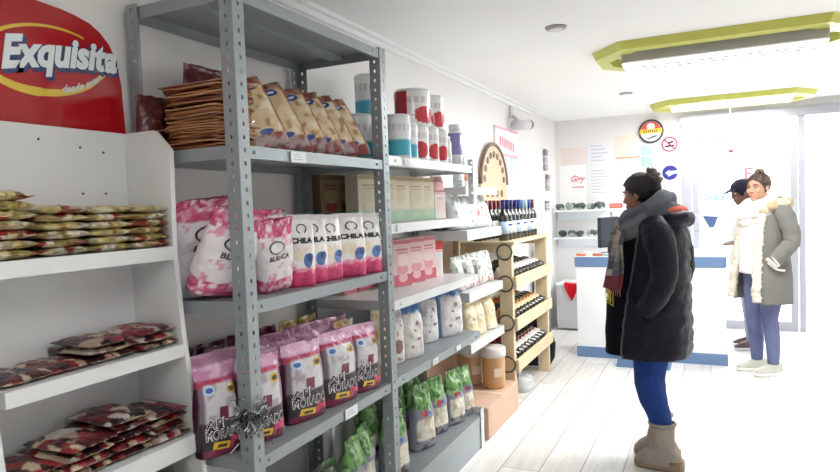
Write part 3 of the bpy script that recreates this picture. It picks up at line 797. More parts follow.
def boxes():
    z=1.411; n=0
    tan=lambda i: carton(.128,.10,.232,(222,212,190),(190,170,130),[(206,200,176),(214,210,190),(190,206,180)],(170,204,184),i)
    # row turned towards the camera, seen through the first bay
    for i,(x,y) in enumerate(((-.155,1.06),(-.145,1.22),(-.16,1.385),(-.145,1.55),(-.158,1.71))):
        place(tan(i),'cereal_carton','print',(x,y,z),R(-22),'cream and green carton, %s from the left in the front row under the tins'%ORD[i],'carton','cream cartons, front row')
    for i,(x,y) in enumerate(((-.34,1.02),(-.33,1.15),(-.33,1.28),(-.33,1.41),(-.33,1.54),(-.33,1.67))):
        mb=carton(.115,.09,.24,(150,128,96),(120,90,60),[(170,150,110),(150,60,50),(120,110,80)],(70,140,104),i)
        place(mb,'cereal_carton','print',(x,y,z),R(-22),'tan carton with green foot, %s from the left in the rear row under the tins'%ORD[i],'carton','tan cartons, rear row')
    mb=carton(.09,.08,.155,(236,226,226),(220,180,186),[(240,214,206),(238,220,214),(240,226,224)],(238,230,228),5)
    place(mb,'cereal_carton','print',(-.14,1.87,z),R(-20),'white and pale pink carton under the pink pouch at the shelf end','carton')
    b=Bag(.11,.09,.06,77,wr=.004); place(b.mesh(lambda v,u,sd:(236,178,184)),'pouch','foil',(-.17,1.885,z+.157),-.3,'pale pink pouch lying on the white carton at the shelf end','pouch')
    z=1.064
    for i,(x,y) in enumerate(((-.20,1.47),(-.20,1.64),(-.20,1.80))):
        mb=carton(.14,.10,.25,(240,206,206),(214,130,140),[(238,214,206),(226,160,166),(236,190,190)],(208,104,122),i)
        place(mb,'dessert_carton','print',(x,y,z),R(-18),'pink strawberry dessert carton, %s from the left under the cream cartons'%ORD[i],'carton','pink dessert cartons')
    mb=carton(.075,.07,.21,(240,232,228),(206,60,64),[(214,214,220),(226,206,206),(230,220,220)],(236,226,224),3)
    mb.rbox((-.071,-.038,.16),(.0015,.038,.212),.001,(206,52,60))
    place(mb,'dessert_carton','print',(-.19,1.93,z),R(-18),'slim white carton with red top right of the pink cartons','carton')
    for i,(x,y) in enumerate(((-.33,1.15),(-.33,1.3),(-.355,1.45))):
        mb=carton(.105,.1,.222,(230,190,190),(214,130,140),[(238,214,206),(226,160,166),(236,190,190)],(208,104,122),i)
        place(mb,'dessert_carton','print',(x,y,z),R(-4),'pink strawberry dessert carton, %s from the left in the rear row'%ORD[i],'carton','pink cartons in the rear row')
boxes()

# ------------------------------------------------------------------ price tags on the shelf lips and tinsel on the post
def price_tags():
    T=[(.003,.30,1.669,.085,.038,'white price tag on the upper left shelf lip below the first bread bag'),(.003,.575,.688,.09,.04,'white price tag on the low shelf lip below the drink mix bags'),
       (.003,1.06,1.39,.06,.03,'small price tag on the shelf lip under the first cream carton'),(.003,1.40,.692,.07,.03,'faint price tag on the low right shelf lip'),(.003,1.72,.692,.06,.028,'price tag on the low right shelf lip near its end'),(.003,1.16,1.693,.07,.03,'faint price tag on the lip under the blue tins')]
    for x,y,z,w,h,l in T:
        mb=MB().rbox((x-.002,y-w/2,z-h/2),(x+.001,y+w/2,z+h/2),.0005,(236,238,238))
        for k in range(3): mb.box((x+.001,y-w*.36,z+h*(.22-.22*k)),(x+.0016,y+w*(.1+.1*k),z+h*(.27-.22*k)),(176,180,186))
        tag(mb.build('price_tag','paper'),l,'price tag')
    mb=MB(); rnd=random.Random(4)
    for i in range(420):
        a=rnd.uniform(0,6.283); rr=rnd.uniform(.03,.05); z=rnd.gauss(.845,.022)
        p=Vector((-.02+rr*math.cos(a)*.9,.02+rr*math.sin(a)*.9,z)); d=Vector((rnd.gauss(0,1),rnd.gauss(0,1),rnd.gauss(0,1))).normalized()
        q=p+d*rnd.uniform(.02,.042); s_=d.cross(Vector((rnd.random(),rnd.random(),1))).normalized()*.0022
        mb.add([p-s_,p+s_,q+s_,q-s_],[(0,1,2,3)],rnd.choice([(60,58,66),(190,196,200),(230,232,236),(30,30,36),(120,130,130),(150,120,126)]))
    mb.tube([(-.02+.035*math.cos(a*.3),.02+.035*math.sin(a*.3),.845) for a in range(21)],.004,6,(60,60,66),closed=True)
    o=mb.build('tinsel_garland','gloss_print'); tag(o,'dark silver tinsel tied round the front steel post at low shelf height','tinsel')
price_tags()

# ------------------------------------------------------------------ pale shelf unit beyond the rack
RX3=-.085
def unit3():
    r=thing('shelving_unit','pale shelf unit with slanted white lips between steel rack and wooden wine rack','shelf',(0,0,0))
    for z,l in ((1.325,.062),(.935,.06),(.61,.06),(1.60,.05)):
        x0,x1,ya,yb=-.445,RX3,2.15,2.838
        if z>1.5: ya,yb,x1=2.20,2.83,RX3-.02
        MB().box((x0,ya,z-.015),(x1-.015,yb,z)).box((x1-.015,ya,z-l),(x1,yb,z)).box((x0,ya,z-l),(x1-.015,ya+.012,z-.015)).build('shelf','pale_metal',r)
    for y in (2.165,2.80): MB().box((-.445,y,.21),(-.405,y+.03,1.62)).build('post','wood_pale',r)
    MB().box((-.464,2.13,.21),(-.446,2.84,1.45)).build('back_panel','cardboard',r)
    bx=MB().rbox((-.44,2.19,0),(-.0,2.848,.205),.004); o=bx.build('cardboard_box','cardboard'); tag(o,'pinkish brown cardboard box on the floor under the pale shelf unit','box')
    MB().box((-.42,2.49,.2055),(-.005,2.53,.2065),(222,196,172)).build('tape','print',o)
unit3()
def tub(x,y,r,h,l,z=.2065,c=(206,160,112)):
    t=thing('food_tub',l,'tub',(x,y,z),R(-50),'tan tubs on the cardboard box')
    mb=MB().lathe([(r*.92,0),(r*.97,.01),(r,h*.75),(r*1.0,h*.78)],n=28,col=c); 
    mb.prism([( -.03,.0),(.03,.0),(.034,.055),(-.03,.06)],(r*.985,0,h*.3),(0,1,0),(0,0,1),.006,(232,212,190)); mb.build('body','gloss_print',t)
    MB().lathe([(r*1.05,0),(r*1.06,.02),(r*1.03,h*.22),(r*.95,h*.235),(r*.9,h*.225)],(0,0,h*.76),28,(228,222,218)).build('lid','print',t)
tub(-.115,2.66,.082,.285,'tan tub with white lid nearest the wooden wine rack post')
tub(-.29,2.70,.07,.26,'narrower tan tub with white lid, left of the bigger tub',c=(212,172,132))
def unit3_goods():
    # top ledge: white packets, wooden arch behind
    for i,(y,w,h,c) in enumerate(((2.30,.09,.15,(226,230,236)),(2.42,.13,.235,(240,236,234)),(2.56,.11,.16,(236,238,236)))):
        def paint(v,u,sd,c=c,i=i):
            n=noise.noise(Vector((v*6+i*9,u*3,sd)))
            return c if n<.22 else ((214,130,120) if i==1 else (170,190,186))
        b=Bag(w,h,.07,400+i,wr=.006); mb=b.mesh(paint)
        place(mb,'sachet','foil',(-.19,y,1.60),.2,'white sachet standing on the small top ledge, %s from the left'%ORD[i],'sachet','sachets on the top ledge')
    for i in range(5):
        y=2.21+i*.125
        def paint(v,u,sd,i=i):
            n=noise.noise(Vector((v*6+i*9,u*3,sd)))
            if i in (3,4) and .25<v<.6 and n>-.05 and abs(u)<.6: return (226,120,100)
            return (240,242,244) if n<.24 else (176,200,206)
        b=Bag(.115,.22,.09,410+i,wr=.008); place(b.mesh(paint),'flour_bag','foil',(-.17,y,1.325),-.5,'white bag with small print, %s from the left on the upper pale shelf'%ORD[i],'bag','white bags on the upper pale shelf',R(16))
    for i in range(3):
        def paint(v,u,sd,i=i): return (44,46,60) if noise.noise(Vector((v*9+i*9,u*4,sd)))<.15 else (210,212,216)
        b=Bag(.11,.13,.06,420+i,wr=.008); place(b.mesh(paint),'flour_bag','foil',(-.32,2.24+i*.14,1.325),-.2,'dark packet behind the white bags on the upper pale shelf, %s from the left'%ORD[i],'bag','dark packets on the upper pale shelf',R(30))
    for i in range(7):
        y=2.20+i*.092
        def paint(v,u,sd,i=i):
            n=noise.noise(Vector((v*7+i*9,u*3,sd)))
            if i in (1,3) and .2<v<.8: return (104,108,104) if n<.1 else (60,64,66)
            if v<.2 and n>0: return (206,130,130)
            return (232,234,228) if n<.2 else (150,176,160)
        b=Bag(.088,.215,.08,430+i,wr=.008); place(b.mesh(paint),'grain_bag','foil',(-.17-.01*(i%2),y,.935),-.6,'white and green grain bag, %s from the left on the middle pale shelf'%ORD[i],'bag','grain bags on the middle pale shelf',R(12))
    for i,(x,y) in enumerate(((-.14,2.29),(-.15,2.46),(-.29,2.40),(-.14,2.66),(-.30,2.60))):
        def paint(v,u,sd,i=i):
            n=noise.noise(Vector((v*7+i*9,u*3,sd)))
            if v<.2 and n>0: return (236,228,216)
            return (234,218,182) if n<.2 else (216,196,150)
        b=Bag(.125,.245,.09,440+i,wr=.007,top=.1); mb=b.mesh(paint); b.ell(mb,.0,.52,.4,.10,(242,236,222)); b.ell(mb,.1,.52,.2,.04,(206,176,140),.003)
        l=['front left beside the shelf corner','front middle','back left','front right by the wine rack post','back right'][i]
        place(mb,'flour_bag','matte_bag',(x,y,.61),-.4,'cream beige bag on the low pale shelf, %s'%l,'bag','cream bags on the low pale shelf',R(6))
unit3_goods()

# ------------------------------------------------------------------ wooden wine rack
WR=(-.125,-.025)
def wine_rack():
    r=thing('wine_rack','pale wooden wine rack with tilted shelves and black iron rings','wine rack',(0,0,0))
    for y in (2.872,3.90):
        for xa,xb in (WR,(-.45,-.38)): MB().rbox((xa,y,0),(xb,y+.045,1.19),.004).build('post','wood_pale',r)
    MB().rbox((-.455,2.86,1.19),(.0,3.96,1.212),.003).build('top_board','wood_pale',r)
    for y in (2.872,3.90): MB().box((-.44,y+.005,1.13),(-.04,y+.04,1.19)).build('rail','wood_pale',r)
    for z in (.96,.655,.352):
        MB().rbox((-.022,2.88,z-.095),(.004,3.955,z-.005),.003).build('shelf_lip','wood_pale',r)
        mb=MB(); mb.box((-.42,2.915,-.012),(0,3.90,0),M=Matrix.Translation((-.02,0,z-.075))@Matrix.Rotation(R(16),4,'Y'))
        mb.build('tilted_shelf','wood_pale',r)
    for z in (1.135,.905,.62,.315):
        m=MB(); c=((WR[0]+WR[1])/2,2.865,z)
        m.tube([(c[0]+.056*math.cos(a*math.pi/14),2.865-.012*abs(math.sin(a)),z+.056*math.sin(a*math.pi/14)) for a in range(28)],.006,8,(58,50,46),closed=True)
        m.build('iron_ring','print',r)
    return r
wine_rack()
def bottle_mb(h=.3,r=.037,glass=(24,30,22),label=(236,232,226),cap=(120,24,40),band=None):
    b=MB().lathe([(r*.9,0),(r,.006),(r,h*.58),(r*.86,h*.66),(r*.4,h*.74),(r*.36,h*.97),(r*.3,h)],n=18,col=glass)
    l=MB().lathe([(r*1.012,0),(r*1.012,h*.30)],(0,0,h*.17),18,label)
    if band: l.lathe([(r*1.02,0),(r*1.02,h*.05)],(0,0,h*.36),18,band)
    c=MB().lathe([(r*.42,0),(r*.40,h*.22),(r*.36,h*.24)],(0,0,h*.77),14,cap)
    return b,l,c
def bottle(loc,Mx,text,group,**k):
    t=thing('wine_bottle',text,'bottle',loc,0,group); t.rotation_euler=Mx.to_euler()
    b,l,c=bottle_mb(**k); b.build('glass','glass_dark',t); l.build('paper_label','paper',t); c.build('capsule','gloss_print',t)
    return t
def bottles():
    I=Matrix.Identity(3)
    caps=[(30,40,110),(30,36,90),(60,60,140),(40,40,100),(40,60,150),(110,160,200),(190,210,220),(40,90,150),(120,40,70)]
    for i in range(9):
        bottle((-.11,2.97+i*.103,1.212),I,'upright wine bottle, %s capsule, %s from the left in the front row'%('blue' if i<8 else 'purple',ORD[i]),'upright bottles, front row',cap=caps[i],label=(232,236,240) if i%3 else (180,200,226),band=(60,90,170) if i%2 else None)
    for i in range(9):
        bottle((-.30,2.93+i*.103,1.212),I,'upright wine bottle, dark red capsule, %s from the left in the back row'%ORD[i],'upright bottles, back row',cap=(124,22,36),label=(236,230,224))
    T=Matrix.Rotation(R(-90+16),3,'Y')   # lying, base towards the aisle, neck up at the back
    for z,w,cap,lab in ((.96,'top tilted shelf',(40,40,44),(238,238,238)),(.655,'middle tilted shelf',(200,110,40),(236,210,170)),(.352,'lowest tilted shelf',(160,24,36),(238,234,232))):
        for i in range(10):
            y=2.966+i*.0985
            p=Vector((-.045,y,z-.072+.0375*1.06+.014))
            bottle(p,T,'wine bottle lying base outward, %s from the left, %s of wine rack'%(ORD[i],w),'bottles on the '+w,h=.29,cap=cap,label=lab,band=cap if cap[0]>100 else None,glass=(40,46,48))
bottles()
def left_wall_things():
    # wooden arch ornament on the wall above the wine rack
    t=thing('wooden_ornament','rounded wooden arch ornament with dark studs on the wall above the bottles','ornament',(-.4703,3.80,1.50))
    pts=[(-.36,0),(.36,0),(.36,.16)]+[(.36*math.cos(a*math.pi/16),.16+.35*math.sin(a*math.pi/16)) for a in range(1,16)]+[(-.36,.16)]
    st=MB().prism(pts,(0,0,0),(0,1,0),(0,0,1),.03,(228,196,160))
    rim=MB().tube([(.028,a*1.0,b) for a,b in pts[2:]],.017,8,(112,92,80)); rim.build('rim','print',t)
    for k in range(9):
        a=math.pi*(k+.5)/9; st.prism(circle(.03,12,.27*math.cos(a),.16+.26*math.sin(a)),(.0305,0,0),(0,1,0),(0,0,1),.006,(120,94,76))
    for k in range(4): st.prism(circle(.032,12,-.2+.13*k,.08),(.0305,0,0),(0,1,0),(0,0,1),.006,(132,100,80))
    st.build('board','print',t)
    s=thing('wall_sign','white plaque with pink lettering and pink border high on the left wall','sign',(-.469,4.25,2.06))
    m=MB().box((0,-.36,-.13),(.012,.36,.13),(248,246,246))
    for a,b in (((-.36,.11),(.36,.13)),((-.36,-.13),(.36,-.11)),((-.36,-.13),(-.345,.13))): m.box((.0125,a[0],a[1]),(.014,b[0],b[1]),(236,176,190))
    for k in range(7): m.box((.0125,-.22+k*.068,-.04-.006*k),(.0145,-.22+k*.068+.045,.045-.006*k),(238,150,172))
    m.build('plaque','print',s)
    P=[(4.52,1.76,.22,.4,(214,220,224),'pale grey notice on the left wall beside the wooden arch'),(4.95,1.86,.36,.5,(246,246,246),'white paper notice with faint lines on the left wall near the corner'),
       (5.42,1.72,.34,.6,(242,243,246),'second white paper notice on the left wall, closest to the corner'),(5.0,1.36,.3,.3,(244,244,244),'low white paper on the left wall under the notice')]
    for y,z,w,h,c,l in P:
        m=MB().box((-.4703,y-w/2,z-h/2),(-.466,y+w/2,z+h/2),c)
        if c[0]>225:
            for k in range(6): m.box((-.466,y-w*.36,z+h*(.3-.11*k)),(-.4652,y+w*(.05+.05*(k%3)),z+h*(.3-.11*k)+.008),(206,206,212))
        tag(m.build('paper_notice','paper'),l,'notice')
    c=thing('security_camera','small grey security camera on a bracket high on the left wall','camera',(-.469,4.45,2.33))
    MB().box((0,-.05,-.02),(.02,.03,.11),(210,212,216)).build('bracket','print',c)
    MB().cone((.02,0,.0),(.10,-.02,-.07),.018,n=12,col=(206,208,212)).build('arm','print',c)
    b=MB().cone((.06,-.11,-.10),(.16,.05,-.09),.048,.05,18,(214,214,218)).cone((.16,.05,-.09),(.175,.075,-.088),.05,.042,18,(110,112,118)); b.build('housing','print',c)
    for i,(y,z,h) in enumerate(((5.72,1.98,.26),(5.80,1.72,.2),(5.74,1.45,.12))):
        m=MB()
        for k in range(3): m.rbox((-.468,y-.05,z-h/2+k*h/3),(-.43,y+.05,z-h/2+(k+.85)*h/3),.01,[(176,170,176),(196,188,196),(140,136,146)][k])
        tag(m.build('hanging_packet','print'),'small grey packets hanging on the left wall by the corner, %s'%('top one','middle one','lowest one')[i],'packet')
left_wall_things()
def low_left():
    # dark rounded case behind the right wine rack post, clear wrap under the rack
    t=thing('instrument_case','dark rounded case leaning behind the right post of the wine rack','case',(-.24,4.12,0))
    prof=[(-.16,0),(.16,0),(.2,.08),(.21,.2),(.16,.34),(.11,.46),(.12,.56),(.05,.64),(-.05,.64),(-.12,.56),(-.11,.46),(-.16,.34),(-.21,.2),(-.2,.08)]
    MB().prism(prof,(0,.06,0),(1,0,0),(0,0,1),.11,(38,44,58)).build('shell','cloth',t)
    MB().tube([(a*1.01,.005,b) for a,b in prof],.012,6,(20,22,30),closed=True).build('zip_edge','print',t) 
    b=Bag(.26,.15,.2,500,wr=.02,top=.2); place(b.mesh(lambda v,u,sd:(206,208,214)),'plastic_wrap','clear_plastic',(-.13,3.35,0),.2,'crumpled clear plastic wrap on the floor under the wine rack','plastic wrap')
low_left()

# ------------------------------------------------------------------ front wall things and counter
def front_wall():
    Y=BY+.0004
    def panel(x0,x1,z0,z1,c,l,name='paper_notice',cat='notice',lines=0,lc=(200,200,208),extra=None,m='paper'):
        mb=MB().box((x0,Y-.004,z0),(x1,Y,z1),c)
        for k in range(lines):
            zz=z1-(z1-z0)*(.15+.7*k/max(1,lines-1)); mb.box((x0+(x1-x0)*.12,Y-.0048,zz-.006),(x0+(x1-x0)*(.6+.25*((k*7)%3)/2),Y-.004,zz+.004),lc)
        if extra: extra(mb)
        return tag(mb.build(name,m),l,cat)
    def script(mb):
        put_text(mb,'Gigy',plane_fn((-.28,Y-.006,1.70),(1,0,0),(0,0,1),.17,.1),(226,120,140),shear=.3,fat=.02)
        mb.box((-.27,Y-.006,1.65),(-.13,Y-.005,1.665),(226,150,164))
    panel(-.42,-.10,1.42,1.93,(250,249,248),'white board with red handwritten script in the back corner','notice_board','board',extra=script)
    panel(-.40,-.08,1.93,2.14,(238,226,222),'pale pink sheet above the script board in the back corner')
    panel(-.07,.205,1.93,2.18,(236,237,242),'white notice with small print, upper left of the round emblem',lines=5)
    panel(-.075,.21,1.53,1.90,(238,238,243),'large white notice with small print below another notice',lines=8)
    panel(.25,.525,1.97,2.24,(240,224,212),'cream notice with an orange lower edge',lines=2,lc=(232,214,204),extra=lambda mb: mb.box((.25,Y-.0055,1.97),(.525,Y-.004,1.985),(236,160,124)))
    panel(.27,.50,1.62,1.95,(242,242,245),'plain white sheet under the cream notice',lines=3)
    panel(.535,.665,1.99,2.10,(172,206,192),'small pale green slip under the round emblem, upper one')
    panel(.535,.665,1.86,1.975,(168,202,188),'small pale green slip under the round emblem, lower one')
    # prohibition sign and blue mandatory sign
    def nosmoke(mb):
        cx,cz=.848,2.10; y=Y-.0045
        def ring(r0,r1,c,yy):
            V=[];F=[];n=32
            for i in range(n+1):
                a=2*math.pi*i/n
                for r in (r0,r1): V.append((cx+r*math.cos(a),yy,cz+r*math.sin(a)))
            for i in range(n): F.append((2*i,2*i+1,2*i+3,2*i+2))
            mb.add(V,F,c)
        ring(.07,.088,(160,60,84),y-.002)
        mb.prism([(-.05,-.012),(.05,.0),(.05,.022),(-.05,.012)],(cx,y,cz-.025),(1,0,0),(0,0,1),.001,(60,44,54))
        mb.prism([(-.02,.0),(.05,.02),(.04,.04),(-.02,.025)],(cx,y,cz+.0),(1,0,0),(0,0,1),.001,(60,44,54))
        mb.prism([(-.062,.05),(-.05,.062),(.062,-.05),(.05,-.062)],(cx,y-.0015,cz),(1,0,0),(0,0,1),.001,(150,50,76))
        for k in range(2): mb.box((cx-.06,y-.001,1.945-k*.025),(cx+.06,y,1.955-k*.025),(170,180,180))
    panel(.758,.942,1.90,2.235,(244,240,242),'white sign with a crossed-out red circle beside the door frame','prohibition_sign','sign',extra=nosmoke)
    def blue(mb):
        cx,cz=.848,1.775; y=Y-.0045
        mb.prism(circle(.085,32,cx,cz),(0,y,0),(1,0,0),(0,0,1),.001,(52,56,130))
        mb.prism([(-.05,.0),(-.02,.03),(.02,.022),(.082,.026),(.082,-.004),(.025,-.014),(-.015,-.04),(-.03,-.012)],(cx,y-.0012,cz-.005),(1,0,0),(0,0,1),.001,(240,240,250))
        for k in range(2): mb.box((cx-.07,y-.001,1.645-k*.025),(cx+.06,y,1.652-k*.025),(176,176,190))
    panel(.755,.940,1.60,1.89,(244,242,246),'white sign with a blue disc and pale hand symbol below the crossed-out sign','mandatory_sign','sign',extra=blue)
    e=thing('round_emblem','round black-rimmed emblem in red yellow and white on the front wall','emblem',(.652,Y-.001,2.262))
    y=0
    MB().prism(circle(.138,40),(0,y,0),(1,0,0),(0,0,1),.022,(70,62,66)).build('rim','print',e)
    d=MB().prism(circle(.114,40),(0,-.0222,0),(1,0,0),(0,0,1),.002,(246,244,240))
    d.prism([(.112*math.cos(a),.112*math.sin(a)) for a in [R(10+160*i/20) for i in range(21)]],(0,-.0246,0),(1,0,0),(0,0,1),.001,(216,84,74))
    d.prism(circle(.045,20,0,.055,.04),(0,-.0258,0),(1,0,0),(0,0,1),.001,(250,246,240))
    d.prism([(-.125,-.028),(.125,-.022),(.122,.03),(-.122,.024)],(0,-.0262,0),(1,0,0),(0,0,1),.001,(230,196,70))
    for k in range(7): d.box((-.08+.023*k,-.0282,-.012),(-.066+.023*k,-.0275,.014),(150,100,50))
    d.prism([(-.08,-.055),(-.03,-.075),(.03,-.05),(.085,-.05),(.05,-.07),(-.03,-.09)],(0,-.0262,0),(1,0,0),(0,0,1),.001,(96,100,96))
    d.build('disc','print',e)
    # two white wall shelves with plants and small goods
    for k,(z,xa,xb) in enumerate(((1.385,-.44,.16),(1.06,-.44,.16))):
        s=thing('wall_shelf','white wall shelf in the back corner, %s of two'%('upper','lower')[k],'shelf',(0,0,0))
        MB().rbox((xa,5.98,z-.02),(xb,Y-.004,z),.003).build('board','counter_white',s)
        MB().box((xa,6.24,z-.12),(xb,Y-.004,z-.021)).build('back_rail','counter_white',s)
        rnd=random.Random(k+3)
        for i in range(5):
            x=-.37+i*.115; m=MB(); c=rnd.choice([(92,116,104),(70,86,84),(120,140,126),(84,80,84)])
            for q in range(5): 
                a=rnd.uniform(0,6.28); m.sphere((.03*math.cos(a),.025*math.sin(a),.035+.02*rnd.random()),(.035,.03,.026+.012*rnd.random()),rnd.choice([c,(96,110,106),(170,178,172)]),n=8,k=5)
            m.lathe([(.03,0),(.034,.03)],(0,0,0),10,(206,208,206))
            o=m.build('goods_packet','cloth',None,(x,6.10,z)); tag(o,'small dark green bundle on the %s wall shelf, %s from the left'%(('upper','lower')[k],ORD[i]),'bundle','bundles on the %s wall shelf'%('upper','lower')[k])
    # grey low cabinet with red cloth, and a hanging white coat in the corner
    c=thing('low_cabinet','low grey-white cabinet in the back corner behind the counter','cabinet',(-.21,5.75,0))
    MB().rbox((-.16,0,0.02),(.26,.4,.52),.004,(206,204,206)).build('body','print',c); MB().rbox((-.17,-.012,.52),(.27,.41,.54),.003,(236,236,238)).build('top','print',c)
    MB().box((-.15,-.006,.04),(.25,-.001,.50),(196,194,198)).build('door','print',c)
    h=MB(); V=[];F=[];nu,nv=10,8
    for j in range(nv+1):
        for i in range(nu+1):
            u=-1+2*i/nu; v=j/nv; w=.085*(1-v**1.6)
            V.append((u*w,-.01-.012*math.sin(u*7+v*3)*(1-v*.5),-.2*v+.012*abs(u)))
    for j in range(nv):
        for i in range(nu): F.append((j*(nu+1)+i,j*(nu+1)+i+1,(j+1)*(nu+1)+i+1,(j+1)*(nu+1)+i))
    h.add([(v[0],v[1]-.014,v[2]) for v in V],F,(206,34,44),0,True); h.rbox((-.085,-.028,-.003),(.085,.10,.006),.003,(210,40,50)); h.sphere((.0,.02,.014),(.06,.045,.022),(232,220,220),n=12,k=6)
    o=h.build('red_cloth','cloth',None,(-.19,5.738,.5445)); md=o.modifiers.new('thickness','SOLIDIFY'); md.thickness=.004
    tag(o,'bright red cloth hanging over the low cabinet edge','cloth')
    b=Bag(.3,.85,.16,611,wr=.02,top=.1,topw=.55); mb=b.mesh(lambda v,u,sd:(240,240,244),14,26)
    o=place(mb,'hanging_coat','cloth',(-.37,5.1,.42),.1,'long white garment hanging on the left wall behind the wine rack','garment')
    MB().cone((-.04,0,.84),(-.1,0,.88),.006,n=6,col=(160,160,160)).build('hook','print',o)
front_wall()

def counter():
    x0,x1,y0,y1=.09,1.395,4.53,5.05
    c=thing('service_counter','white service counter with blue top band and blue kickboard','counter',(0,0,0))
    MB().box((x0+.012,y0+.012,.1),(x1-.012,y1,.862)).build('body','counter_white',c)
    MB().rbox((x0,y0,.862),(x1,y1+.02,.955),.004).build('top_band','blue_trim',c)
    MB().box((x0+.004,y0+.004,.0),(x1,y1,.1)).build('kickboard','blue_trim',c)
    MB().box((x0+.005,y0+.005,.955),(x1-.005,y1+.015,.962)).build('top_surface','counter_white',c)
    z=.962
    m=thing('monitor','black monitor turned sideways at the left of the counter','monitor',(.37,4.80,z),R(68))
    MB().rbox((-.17,-.02,.07),(.17,.02,.36),.006,(40,44,54)).build('panel','print',m)
    MB().box((-.025,-.03,.015),(.025,.0,.1),(30,32,38)).rbox((-.09,-.07,0),(.09,.07,.016),.004,(30,32,38)).build('stand','print',m)
    s=thing('card_display','blue and white card display on the counter behind the woman in dark coat','display',(.66,4.98,z),R(-12))
    MB().rbox((-.11,-.012,.03),(.11,.012,.44),.004,(206,222,240)).build('board','print',s)
    MB().box((-.1,-.016,.24),(.1,-.0125,.40),(120,160,214)).box((-.08,-.018,.28),(.06,-.0165,.36),(236,240,248)).build('screen','print',s)
    MB().rbox((-.12,-.06,0),(.12,.06,.03),.004,(150,160,176)).build('foot','print',s)
    r=MB().rbox((-.06,-.04,0),(.06,.04,.045),.006,(220,70,70)).box((-.05,-.041,.01),(.05,-.0405,.035),(240,150,140))
    tag(r.build('red_box','print',None,(.42,5.0,1.405)),'small red box on the ledge beside the monitor','box')
    l=thing('wall_ledge','narrow white ledge unit behind the counter holding the small red box','ledge',(.22,4.95,z))
    MB().rbox((.12,-.03,.40),(.36,.13,.443),.003,(240,240,242)).build('board','print',l); MB().box((.13,.09,0),(.16,.12,.40),(236,236,240)).box((.32,.09,0),(.35,.12,.40),(236,236,240)).build('leg','print',l)
    rnd=random.Random(9)
    cols=[(214,120,80),(236,226,214),(196,90,60),(150,190,176),(240,236,230),(226,150,110)]
    for i in range(6):
        o=MB().rbox((-.06,-.045,0),(.06,.045,.02),.004,cols[i]).box((-.04,-.03,.0201),(.03,.02,.0205),(244,240,236)).build('snack_bar','print',None,(.135+.065*(i%3)+.01*i,4.62+.1*(i//3)+.02*i,z+ (.0)),rnd.uniform(.6,1.1))
        o.location.x=.15+.075*i; o.location.y=4.62+.012*(i%2); o.rotation_euler=(0,0,1.45+.05*i)
        w=['orange','cream','rust red','mint green','white','peach'][i]
        tag(o,'%s small packet lying at the left end of the counter'%w,'packet','small packets on the counter')
    for i,(x,y,rz) in enumerate(((1.12,4.70,.2),(1.24,4.76,-.2),(1.27,4.63,.5))):
        m=MB().rbox((-.105,-.075,0),(.105,.075,.004+.006*i),.001,(238,240,244))
        for k in range(5): m.box((-.08,-.05+.022*k,.0041+.006*i),(.05+.01*k,-.044+.022*k,.0046+.006*i),(150,150,160))
        tag(m.build('paper_stack','paper',None,(x,y,z),rz),'white printed papers on the right half of the counter, %s'%('front sheet','right sheet','thick stack behind')[i],'papers')
    t=thing('display_case','clear glass case with white tray at the right end of the counter','case',(1.02,4.95,z))
    MB().rbox((-.17,-.04,0),(.16,.09,.03),.003,(236,238,242)).build('tray','print',t)
    MB().box((-.165,-.035,.03),(-.16,.085,.20)).box((.15,-.035,.03),(.155,.085,.20)).box((-.165,-.035,.2),(.155,.085,.205)).build('glass_box','pane',t)
    # step crate on the floor before the counter
    b=thing('plastic_crate','blue plastic step box on the floor against the counter','box',(.715,4.37,0))
    pr=[(-.225,0),(.225,0),(.20,.095),(-.20,.095)]
    MB().prism(pr,(0,.13,0),(1,0,0),(0,0,1),.26,(94,128,166)).build('body','print',b); MB().rbox((-.212,-.142,.095),(.212,.142,.11),.004,(110,142,178)).build('rim','print',b)
    # rope of bunting over the counter
    g=thing('bunting','thin white rope with a dark blue pennant hung across the doorway side','bunting',(0,0,0))
    MB().tube([(1.0+.09*i,5.82,1.30-.012*math.sin(i/10*math.pi)-.004*i) for i in range(9)],.006,6,(236,236,238)).build('rope','print',g)
    MB().prism([(1.185,1.285),(1.345,1.28),(1.30,1.16),(1.255,1.15)],(0,5.82,0),(1,0,0),(0,0,1),.004,(78,94,140)).build('pennant','print',g)
    for x in (1.0,1.72): MB().cone((x,5.82,0),(x,5.82,1.31),.012,n=8,col=(236,236,238)).lathe([(.12,0),(.12,.012),(.02,.02)],(x,5.82,0),16,(230,230,234)).build('stand_post','print',g)
counter()

